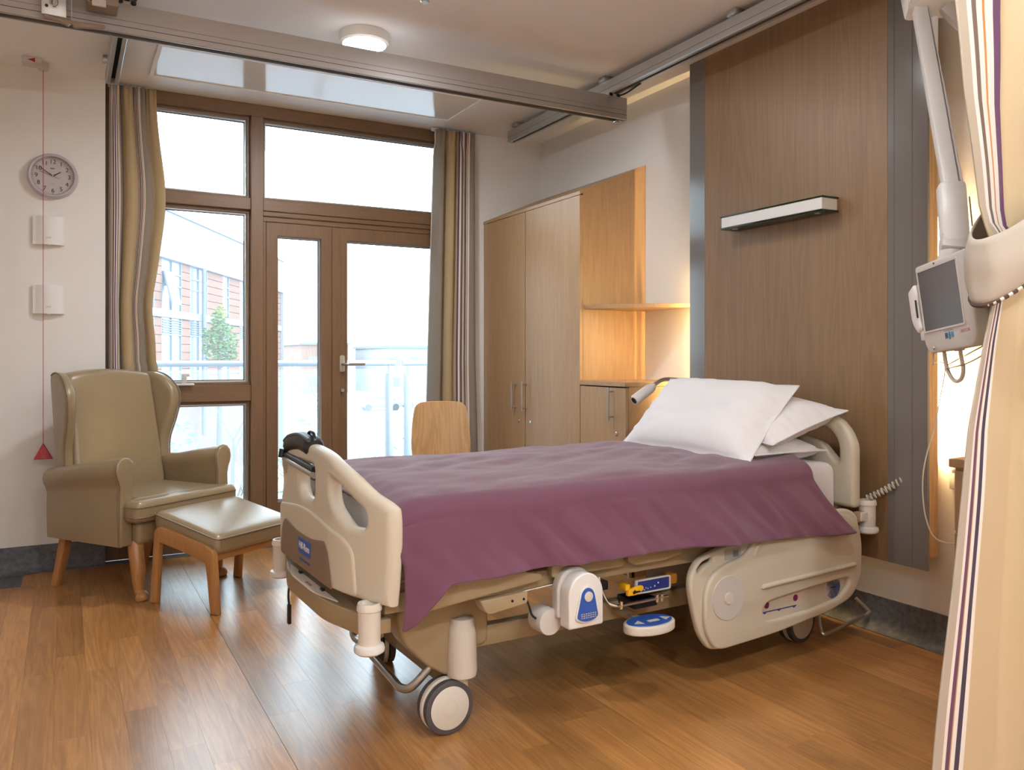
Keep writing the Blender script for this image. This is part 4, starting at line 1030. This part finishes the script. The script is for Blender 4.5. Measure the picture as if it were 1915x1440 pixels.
for x, m_ in ((-.018, MBLUED), (-.010, MBLUED), (.012, MCY), (.020, MCY)): fin(tbox(BM(), x, x + .005, -h2 + .035, -h2 + .051, 0, .0008), 'logo_bar', m_, cs, 0, TM)
fin(tbox(BM(), -.018, -.006, -h2 + .041, -h2 + .045, 0, .0009), 'logo_bar', MBLUED, cs, 0, TM)
fin(tbox(BM(), .012, .025, -h2 + .041, -h2 + .045, 0, .0009), 'logo_bar', MCY, cs, 0, TM)
plate('logo_leaf', [[(p[0] + .004, p[1] - h2 + .042) for p in circ(0, 0, .0045, 14, .012)]], .001, mat('teal_print', '2E7C8A', .5), cs, TM @ Matrix.Translation((0, 0, .0004 * sg)), 0, 0)
fin(tbox(BM(), -.022, .026, -h2 + .056, -h2 + .0575, 0, .0008), 'logo_line', MCY, cs, 0, TM)
tm2 = TM @ Matrix.Translation((.082, -h2 + .047, .0004 * sg)) @ (Matrix.Identity(4) if sg > 0 else Matrix.Diagonal((1, 1, -1, 1)))
text('LINCOR', .013, 'print_text', mat('pink_print', 'B98C86', .5), cs, tm2, .0003)
# handset on its left side
hs = plate('handset', [rpoly([(-w2 - .052, .065, .01), (-w2 - .012, .085, .012), (-w2 - .004, .05, .02), (-w2 - .018, .0, .04), (-w2 - .0, -.055, .02), (-w2 - .022, -.07, .012), (-w2 - .05, -.035, .04)], .012, 5)], .035, MWHITE, tv, TM @ Matrix.Translation((0, 0, -.012 * sg)), .008, 40)
fin(tbox(BM(), -w2 - .012, -w2 - .007, -.02, .035, .003, .007, .001), 'handset_slot', MDARK, hs, 0, TM)
fin(tbox(BM(), -w2 - .02, -w2 + .005, -.09, -.06, -.02, .0, .004), 'handset_cradle', MGREYW, hs, 35, TM)
fin(tube(BM(), smooth_path([tp(-.09, -h2 + .0, -.03), tp(-.086, -h2 - .05, -.03), tp(-.06, -h2 - .085, -.03), tp(-.025, -h2 - .085, -.03), tp(-.005, -h2 - .06, -.03), tp(-.006, -h2 - .02, -.03), tp(-.006, -h2 + .004, -.03)], 8), .006, 10), 'handset_cable', MBUMP, tv)
fin(tube(BM(), [tp(-.09, -h2 - .04, -.03), tp(.10, -h2 + .01, -.06)], .002, 8), 'wire_basket', MTAUPE, tv)
fin(tube(BM(), smooth_path([tp(-.092, -h2 - .05, -.03), tp(-.04, -h2 - .048, -.02), tp(.03, -h2 - .04, -.03), tp(.12, -h2 - .012, -.05)], 6), .0022, 8), 'wire_basket', MTAUPE, tv)
fin(tbox(BM(), -.02, .01, -h2 - .004, -h2 + .006, -.036, -.018, .002), 'cable_socket', MGREYW, tv, 35, TM)

ar = tag(empty('terminal_arm', (2.99, 1.42, 1.75)), 'white articulated wall arm carrying the bedside terminal', 'support arm')
A3 = Vector((2.99, 1.42, 1.75))
def bar(name, p0, p1, w, d, m, bev=.004, par=None, side=Vector((0, 0, 1))):
    p0 = Vector(p0) - A3; p1 = Vector(p1) - A3; z = (p1 - p0).normalized(); x = Vector((.75, -.66, 0)); x = (x - z * x.dot(z)).normalized(); y = z.cross(x); L = (p1 - p0).length
    mt = Matrix(((x.x, y.x, z.x, p0.x), (x.y, y.y, z.y, p0.y), (x.z, y.z, z.z, p0.z), (0, 0, 0, 1)))
    return fin(box(BM(), -w / 2, w / 2, -d / 2, d / 2, 0, L, bev), name, m, par or ar, 35, mt)
PB, PT = (2.297, 1.487, 1.62), (2.532, 1.757, 2.34)
lo = bar('lower_link', PB, PT, .042, .036, MWHITE)
bar('link_cover_line', Vector(PB) + Vector((.019, -.016, .02)), Vector(PT) + Vector((.019, -.016, -.02)), .003, .046, MGREYW, 0, lo)
bar('elbow_housing', (2.555, 1.725, 2.32), (2.615, 1.79, 2.46), .16, .09, MWHITE, .015)
fin(cyl(BM(), Vector((2.515, 1.785, 2.36)) - A3, Vector((2.55, 1.735, 2.36)) - A3, .045, seg=24), 'elbow_cap', MWHITE, ar)
bar('upper_link', (2.585, 1.70, 2.33), (2.98, 1.42, 1.80), .045, .04, MGREYW)
b = bar('gas_spring', (2.53, 1.70, 2.28), (2.50, 1.68, 2.13), .022, .022, MWHITE, .008)
bar('spring_rod', (2.50, 1.68, 2.13), (2.488, 1.672, 2.07), .014, .012, MWHITE, .004, b)
bar('knuckle', (2.262, 1.455, 1.475), (2.302, 1.495, 1.665), .074, .055, MWHITE, .014)
bar('knuckle_slot', (2.295, 1.425, 1.53), (2.318, 1.448, 1.62), .003, .004, MTAUPE2, .0)
bar('knuckle_base', (2.245, 1.45, 1.455), (2.27, 1.465, 1.50), .07, .05, MGREYW, .006)
fin(lathe(BM(), [(0, 0), (.03, 0), (.032, .01), (.026, .035), (0, .04)], 24, Vector((2.235, 1.455, 1.425)) - A3), 'swivel_joint', MGREYW, ar)
fin(box(BM(), -.01, .035, -.06, .06, -.12, .12, .008), 'wall_bracket', MWHITE, ar)

# coiled cord between bed and wall, wall socket, thin cable
p0, p1 = Vector((2.832, 2.19, .585)), Vector((2.975, 2.012, .775))
ax_ = (p1 - p0); L = ax_.length; s_, u_ = frame_from(ax_); pts = []
for k in range(17 * 12 + 1):
    a = 2 * PI * k / 12; t = k / (17 * 12); sagv = Vector((0, 0, -.022 * math.sin(PI * t)))
    pts.append(p0 + ax_ * t + sagv + (s_ * math.cos(a) + u_ * math.sin(a)) * .0115)
pts += [p1 + Vector((.01, -.008, .012)), p1 + Vector((.022, -.006, -.004)), p1 + Vector((.04, 0, -.01))]
o = fin(tube(BM(), pts, .0035, 6), 'coiled_cord', MBUMP)
tag(o, 'cream coiled cord stretched from the bed corner to the wall', 'cord')
o = tag(empty('wall_socket', (XR, 1.93, .70)), 'cream wall socket plate beside the bedhead panel', 'socket')
fin(box(BM(), -.012, 0, -.035, .035, -.06, .06, .003), 'plate', MWHITE, o)
fin(box(BM(), -.03, -.012, -.015, .015, .005, .035, .004), 'plug', MWHITE, o)
cb = [(2.90, 1.905, 1.12), (2.885, 1.915, 1.0), (2.87, 1.928, .886), (2.862, 1.955, .78), (2.86, 1.968, .70), (2.86, 1.968, .618), (2.86, 1.955, .54), (2.86, 1.925, .48), (2.87, 1.88, .462), (2.90, 1.82, .475), (2.96, 1.78, .52)]
o = fin(tube(BM(), smooth_path([(2.23, 1.50, 1.18), (2.45, 1.65, 1.13), (2.75, 1.85, 1.13)] + cb, 6), .0026, 6), 'power_cable', MBUMP)
tag(o, 'thin cream cable hanging from the terminal past the grey panel edge', 'cable')

# ================================================================ privacy curtain, tied back
YC = 1.22
EL = [(0.0, 1.785), (.15, 1.811), (.52, 1.873), (.847, 1.93), (.974, 1.951), (1.19, 2.013), (1.352, 2.07), (1.42, 2.055), (1.52, 1.997), (1.63, 1.973), (1.8, 1.925), (2.017, 1.894), (2.67, 1.85)]
def interp(T, x):
    for (a, b), (c, d) in zip(T, T[1:]):
        if a <= x <= c: return b + (d - b) * (x - a) / (c - a)
    return T[0][1] if x < T[0][0] else T[-1][1]
ER = [(0, 2.85), (.8, 2.72), (1.45, 2.50), (1.9, 2.66), (2.67, 2.9)]
o = empty('privacy_curtain', (2.3, YC, .02))
def pc(u, v):
    z = .02 + 2.64 * v
    l, r = interp(EL, z), interp(ER, z)
    pin = math.exp(-((z - 1.45) / .28) ** 2)
    x = l + (r - l) * u
    # a flat leading hem, then deep rolled folds
    a = .085 * (1 - .45 * pin) * min(1, max(0, (u - .25) / .10))
    ph = 2 * PI * (u * 4.3 - .15) + .25 * math.sin(v * 4)
    y = -a * math.sin(ph) + .01 * nz(u * 6, v * 5, 3) + .012 * math.sin(2 * PI * u * 1.3)
    x += .018 * math.cos(ph) * min(1, max(0, (u - .25) / .12))
    return (x - 2.3, y, z - .02)
def pcuv(u, v):
    z = .02 + 2.64 * v
    k = min(1, max(0, (z - 1.36) / .12))
    return (u * (1.62 - .55 * k) + .54 * k, v)
grid(170, 70, pc, 'cloth', MCURTP, o, uv=pcuv, thick=.004)
fin(box(BM(), -1.2, .7, -.015, .015, 2.645, 2.679, .003), 'curtain_track', MALUD, o)
tag(o, 'striped cream privacy curtain tied back at the right edge', 'curtain')
MTIE = stripes('striped_tieback', [(0, 'B5AA9C'), (.20, 'E6E1DC'), (.23, '6B574A'), (.265, 'E6E1DC'), (.30, 'CC8B44'), (.315, 'E6E1DC'), (.35, '5F3A5E'), (.38, 'CDB28A'), (.5, 'B5AA9C')])
o = empty('curtain_tieback', (2.3, YC, 1.45))
def tb_(u, v):
    a = PI + 2 * PI * (u - .08); x = .03 + .335 * math.cos(a); y = .10 * math.sin(a)
    zc = .10 + .62 * x
    hgt = .165
    return (x + .006 * nz(u * 8, v * 3), y - .016 * math.sin(PI * v) * (1 if math.sin(a) < 0 else -1), zc + hgt * (v - .5) + .004 * nz(u * 9, v * 2, 5))
grid(90, 10, tb_, 'band', MTIE, o, uv=lambda u, v: (abs(u - .08) * .95 + .03, v), thick=.006)
fin(tube(BM(), [tb_(k / 60, 0) for k in range(61)], .007, 8, closed=False), 'braid_trim', mat('brown_braid', '4A3830', .7), o)
for k in range(26):
    p, q = Vector(tb_(k / 26 * .5 + .06, 0)), Vector(tb_((k + .45) / 26 * .5 + .06, 0))
    fin(tube(BM(), [p + Vector((0, -.0035, 0)), q + Vector((0, -.0035, 0))], .0052, 6), 'braid_stitch', MBUMP, o)
tag(o, 'grey-beige fabric tieback with brown braid around the privacy curtain', 'tieback')
# ================================================================ outside
MDECK = mat('balcony_deck', '6E7A86', .7, var=.1)
MPAV = mat('pale_paving', '9A9DA4', .9, var=.06, vscale=.2)
MCLAD = mat('white_cladding', '83868F', .7)
MBRICK = mat('terracotta_panel', '74503F', .85, var=.08, vscale=2)
MBWIN = mat('building_glass', '66788C', .2, spec=.6)
MBFR = mat('building_frame', '5E6875', .5)
MLOUV = mat('louvre_grey', '56616C', .6)
MBARK = mat('bark', '58534C', .9)
MLEAF = mat('leaf_green', '4E6B38', .7)
MLEAFY = mat('leaf_yellow', '76803A', .7)
MSHR = mat('shrub_green', '4C604C', .8)
MPOST = mat('balcony_post', '8E9BA6', .35, metal=.5)
struct(fin(box(BM(), -3, 6.5, 5.3, 7.15, -.2, -.02), 'balcony_floor', MDECK, None, 0), 'grey balcony deck')
struct(fin(box(BM(), -300, 700, 7.5, 900, -4.2, -4.0), 'ground', MPAV, None, 0), 'pale paved ground below the balcony')
def balustrade(x0, x1, n, label, z=1.1):
    o = empty('balcony_railing', (x0, 7.0, -.02)); L = x1 - x0
    fin(tube(BM(), [(0, 0, z + .02), (L, 0, z + .02)], .026, 14), 'handrail', MPOST, o)
    for k in range(n + 1):
        x = .05 + (L - .1) * k / n
        fin(box(BM(), x - .02, x + .02, -.05, .05, 0, z - .07, .004), 'post', MPOST, o)
        fin(cyl(BM(), (x, 0, z - .075), (x, 0, z + .01), .01, seg=10), 'post_pin', MPOST, o)
    for k in range(n):
        a = .05 + (L - .1) * k / n + .03; b = .05 + (L - .1) * (k + 1) / n - .03
        fin(box(BM(), a, b, -.005, .005, .1, z - .03), 'glass_panel', MGLASSB, o, 0)
    return tag(o, label, 'railing', 'balcony railings')
balustrade(-1.4, 2.62, 1, 'steel and glass balcony railing outside the window and left door leaf')
balustrade(2.70, 5.6, 2, 'steel and glass balcony railing right of the gap')
# neighbouring building : facade along the camera axis direction
dvec = Vector((.469, .883, 0)); nvec = Vector((.883, -.469, 0))
P0 = Vector((24 * .4808 - 12.4 * .8768, 24 * .8768 + 12.4 * .4808, 0))
bl = empty('hospital_block', P0, math.atan2(dvec.y, dvec.x))
LB = 21.3      # length; local x along facade, local -y faces us
fin(box(BM(), -8, LB, .25, 10, -4, 4.72), 'core', MBRICK, bl, 0)
fin(box(BM(), -8, LB, .0, 10.1, 4.75, 6.45), 'white_band', MCLAD, bl, 0)
fin(box(BM(), -8.1, LB + .05, -.08, 10.2, 6.45, 6.55), 'roof_edge', MBFR, bl, 0)
fin(box(BM(), LB - .0, LB + .02, 0, 10.1, -4, 6.45), 'end_wall', MCLAD, bl, 0)
fin(box(BM(), -8, LB, .08, .3, 2.62, 2.9), 'floor_band', mat('pale_band', '7D8893', .6), bl, 0)
def ufac(u): return 12.4 * 1526.15 / (957.5 - u) - 24
bays = [(290, 300), (314, 352), (368, 401), (430, 442), (462, 480), (500, 515)]
prev = -8
for a, b in bays:
    xa, xb = ufac(a), ufac(b)
    # terracotta panels between the bays, in courses
    for (z0, z1) in ((-.5, 2.62), (2.9, 4.75)):
        k = 0; z = z0
        while z < z1 - .01:
            zz = min(z + .31, z1)
            fin(box(BM(), prev, xa, .15, .26, z, zz - .025), 'terracotta_course', MBRICK, bl, 0); z += .31
    for (z0, z1, lv) in ((-.5, 2.62, True), (2.9, 4.75, False)):
        w = fin(box(BM(), xa, xb, .2, .27, z0, z1), 'window', MBWIN, bl, 0)
        xm = [xa + .03, (xa + xb) / 2, xb - .03] if xb - xa > 1 else [xa + .03, xb - .03]
        for q in xm: fin(box(BM(), q - .03, q + .03, .15, .22, z0, z1), 'frame_bar', MBFR, w, 0)
        for q in ((z1 - .5, z0 + (z1 - z0) * .5) if not lv else (z1 - .62, z0 + 1.1)): fin(box(BM(), xa, xb, .15, .22, q - .03, q + .03), 'frame_bar', MBFR, w, 0)
        if lv:
            for q in range(6): fin(box(BM(), xa + .04, xb - .04, .12, .2, z1 - .56 + q * .09, z1 - .52 + q * .09), 'louvre', MLOUV, w, 0)
    prev = xb
for (z0, z1) in ((-.5, 2.62), (2.9, 4.75)):
    z = z0
    while z < z1 - .01:
        fin(box(BM(), prev, LB, .15, .26, z, min(z + .31, z1) - .025), 'terracotta_course', MBRICK, bl, 0); z += .31
sash = fin(box(BM(), 0, ufac(333) - ufac(314) - .08, -.03, .03, -1.25, 0), 'open_sash', MBWIN, bl, 0)
sash.location = (ufac(314) + .04, .1, 4.3); sash.rotation_euler = (R_(-14), 0, 0)
fin(cyl(BM(), (ufac(385), -.05, -2), (ufac(385), -.05, 4.75), .09, seg=12), 'drain_pipe', MBFR, bl)
tag(bl, 'brick and glass hospital block with white upper band outside the left pane', 'building')

# trees and shrubs
def branch(bm, p, d, L, r, depth, rng):
    n = 4; pts = [p.copy()]; rs = [r]
    for k in range(n):
        d = (d + Vector((rng.uniform(-.14, .14), rng.uniform(-.14, .14), rng.uniform(-.04, .1)))).normalized()
        p = p + d * L / n; pts.append(p.copy()); rs.append(r * (1 - .12 * (k + 1)))
    tube(bm, pts, rs, 5 if depth > 2 else 4, caps=False)
    if depth == 0: return
    for k in range(3 if depth > 1 else 3):
        i = rng.choice((2, 3, 4)); a = rng.uniform(0, 2 * PI); sp = rng.uniform(.45, .85)
        nd = (d + Vector((math.cos(a), math.sin(a), .25)) * sp).normalized()
        branch(bm, pts[i], nd, L * rng.uniform(.62, .82), rs[i] * .58, depth - 1, rng)
def bare_tree(x, y, top, label, seed):
    rng = random.Random(seed); bm = BM(); o = empty('bare_tree', (x, y, -4))
    hgt = top + 4
    tube(bm, [(0, 0, 0), (.02, .01, hgt * .3), (0, .03, hgt * .62)], [.07, .06, .05], 8)
    fin(bm, 'trunk', MBARK, o)
    bm = BM()
    for k in range(9):
        z = hgt * (.35 + .29 * k / 9); a = k * 2.4 + seed
        branch(bm, Vector((0, .01, z)), Vector((math.cos(a), math.sin(a), .75)).normalized(), hgt * .17, .024, 3, rng)
    branch(bm, Vector((0, .03, hgt * .62)), Vector((0, 0, 1)), hgt * .18, .04, 4, rng)
    b = fin(bm, 'branches', MBARK, o, 0); b['kind'] = 'stuff'
    return tag(o, label, 'tree', 'bare trees below the balcony')
bare_tree(2.15, 12.5, .95, 'bare winter tree seen through the lower left pane', 3)
bare_tree(3.35, 11.6, 1.15, 'bare winter tree seen through the left door leaf', 5)
def leaf_cloud(bm, c, R3, n, size, rng):
    for _ in range(n):
        while True:
            v = Vector((rng.uniform(-1, 1), rng.uniform(-1, 1), rng.uniform(-1, 1)))
            if v.length < 1: break
        p = c + Vector((v.x * R3[0], v.y * R3[1], v.z * R3[2])); d = Vector((rng.uniform(-1, 1), rng.uniform(-1, 1), rng.uniform(-1, 1))).normalized()
        s, u = frame_from(d); q = size * rng.uniform(.6, 1.3)
        bm.faces.new([bm.verts.new(p + s * q), bm.verts.new(p + u * q * .5), bm.verts.new(p - s * q), bm.verts.new(p - u * q * .5)])
rng = random.Random(2)
o = empty('leafy_tree', (4.3, 27.3, -4))
fin(tube(BM(), [(0, 0, 0), (.05, 0, 4), (0, .05, 6.4)], [.12, .07, .03], 8), 'trunk', MBARK, o)
bm = BM()
for c, r3, n in (((-.05, 0, 5.5), (.45, .4, .55), 420), ((.25, 0, 5.75), (.35, .3, .5), 260), ((.0, 0, 6.25), (.25, .25, .5), 220), ((-.3, 0, 5.9), (.25, .2, .25), 100), ((.35, .1, 5.2), (.25, .3, .35), 150)):
    leaf_cloud(bm, Vector(c), r3, n, .07, rng)
b = fin(bm, 'foliage', MLEAF, o, 0); b['kind'] = 'stuff'
bm = BM(); leaf_cloud(bm, Vector((.05, 0, 6.55)), (.2, .2, .3), 90, .07, rng)
b = fin(bm, 'young_foliage', MLEAFY, o, 0); b['kind'] = 'stuff'
tag(o, 'small green leafy tree in front of the brick block', 'tree')
def shrub(x, y, z, r, h, label, n=900):
    o = empty('shrub', (x, y, z))
    bm = BM()
    for k in range(9):
        a = k * 2.2; branch(bm, Vector((.1 * math.cos(a), .1 * math.sin(a), 0)), Vector((math.cos(a) * .5, math.sin(a) * .5, 1)).normalized(), h * .5, .02, 1, rng)
    fin(bm, 'stems', MBARK, o, 0)['kind'] = 'stuff'
    bm = BM(); leaf_cloud(bm, Vector((0, 0, h * .55)), (r, r * .8, h * .5), n, .05, rng)
    fin(bm, 'foliage', MSHR, o, 0)['kind'] = 'stuff'
    return tag(o, label, 'shrub', 'shrubs below the balcony')
shrub(1.1, 10.6, -4, .7, 4.3, 'pale green shrub low behind the armchair side pane', 1500)
shrub(2.55, 10.0, -4, .6, 4.2, 'pale green shrub low behind the left door leaf', 1200)
shrub(4.3, 10.4, -4, .8, 4.0, 'pale green shrub low behind the right door leaf', 1400)
# far buildings, cars, lamp post, hills
def far_block(x, y, w, d, h, c, nwin, label, z=-4):
    o = empty('far_building', (x, y, z))
    fin(box(BM(), 0, w, 0, d, 0, h), 'walls', mat('far_wall', c, .9), o, 0)
    fin(box(BM(), -.3, w + .3, -.3, d + .3, h, h + .35), 'roof', MBFR, o, 0)
    for f in range(int(h // 3)):
        for k in range(nwin):
            xx = w * (k + .3) / nwin
            fin(box(BM(), xx, xx + w / nwin * .4, -.06, .02, f * 3 + 1, f * 3 + 2.3), 'window', MBWIN, o, 0)
    return tag(o, label, 'building', 'far buildings across the car park')
far_block(40, 110, 26, 14, 6.5, '8B8D92', 9, 'long pale building across the car park behind the right door leaf')
far_block(30, 118, 7, 14, 7, '7F6252', 2, 'small brick building across the car park next to the long pale one')
far_block(24, 150, 16, 14, 7.5, 'A0A3A8', 4, 'white shed far behind the left door leaf')
def car(x, y, c, label):
    o = empty('car', (x, y, -4), R_(random.uniform(-8, 8)))
    prof = [(-2.1, .35), (-2.1, .85), (-1.2, .98), (-.6, 1.42), (.9, 1.45), (1.6, .98), (2.1, .9), (2.1, .35)]
    plate('body', [rpoly(prof, .15, 3)], 1.7, mat('car_paint', c, .3), o, XZ(0), .1, 40)
    plate('side_glass', [rpoly([(-1.0, .98), (-.5, 1.36), (.85, 1.38), (1.4, .98)], .05, 2)], 1.72, MBWIN, o, XZ(0), 0, 0)
    for a in (-1.35, 1.35):
        for b in (-.78, .78): fin(cyl(BM(), (a, b - .1, .33), (a, b + .1, .33), .33, seg=16), 'wheel', MDARK, o)
    return tag(o, label, 'car', 'cars parked far below')
for k, (x, y, c, w) in enumerate(((27, 76, '6F7C8C', 'slate grey car parked first in the far row from the left'), (32, 78, 'A5AAB2', 'silver car parked second in the far row'), (37, 79, '55606E', 'dark blue car parked third in the far row'), (42, 80, '8F97A2', 'mid grey car parked fourth in the far row'), (47, 80, 'B9BEC6', 'pale silver car parked last in the far row'))): car(x, y, c, w)
o = empty('street_lamp', (24.5, 66, -4))
fin(tube(BM(), [(0, 0, 0), (0, 0, 5)], [.08, .05], 10), 'pole', mat('lamp_pole', 'C2A48A', .5), o)
fin(lathe(BM(), [(0, 5.15), (.5, 5.1), (.55, 5.0), (.12, 4.95), (0, 4.95)], 20), 'lamp_head', MBFR, o)
tag(o, 'street lamp in the car park behind the right door leaf', 'street lamp')
MHILL = mat('far_hill', '66717E', 1.0)
hl = empty('hills', (0, 0, -4))
def ridge(y, zfun, name):
    bm = BM(); n = 60; rows = []
    for yy, kk in ((y, 0), (y + 60, 1), (y + 220, 1.0)):
        rows.append([bm.verts.new((-200 + 900 * i / n, yy + 20 * nz(i * .2, 1), (zfun(i / n) if kk else 0))) for i in range(n + 1)])
    for a, b in zip(rows, rows[1:]):
        for i in range(n): bm.faces.new((a[i], a[i + 1], b[i + 1], b[i]))
    fin(bm, name, MHILL, hl, 60)
ridge(560, lambda t: 14 + 5 * nz(t * 6, 3) + 6 * nz(t * 14, 1) * .4, 'wooded_ridge')
struct(hl, 'hazy wooded hills on the horizon')
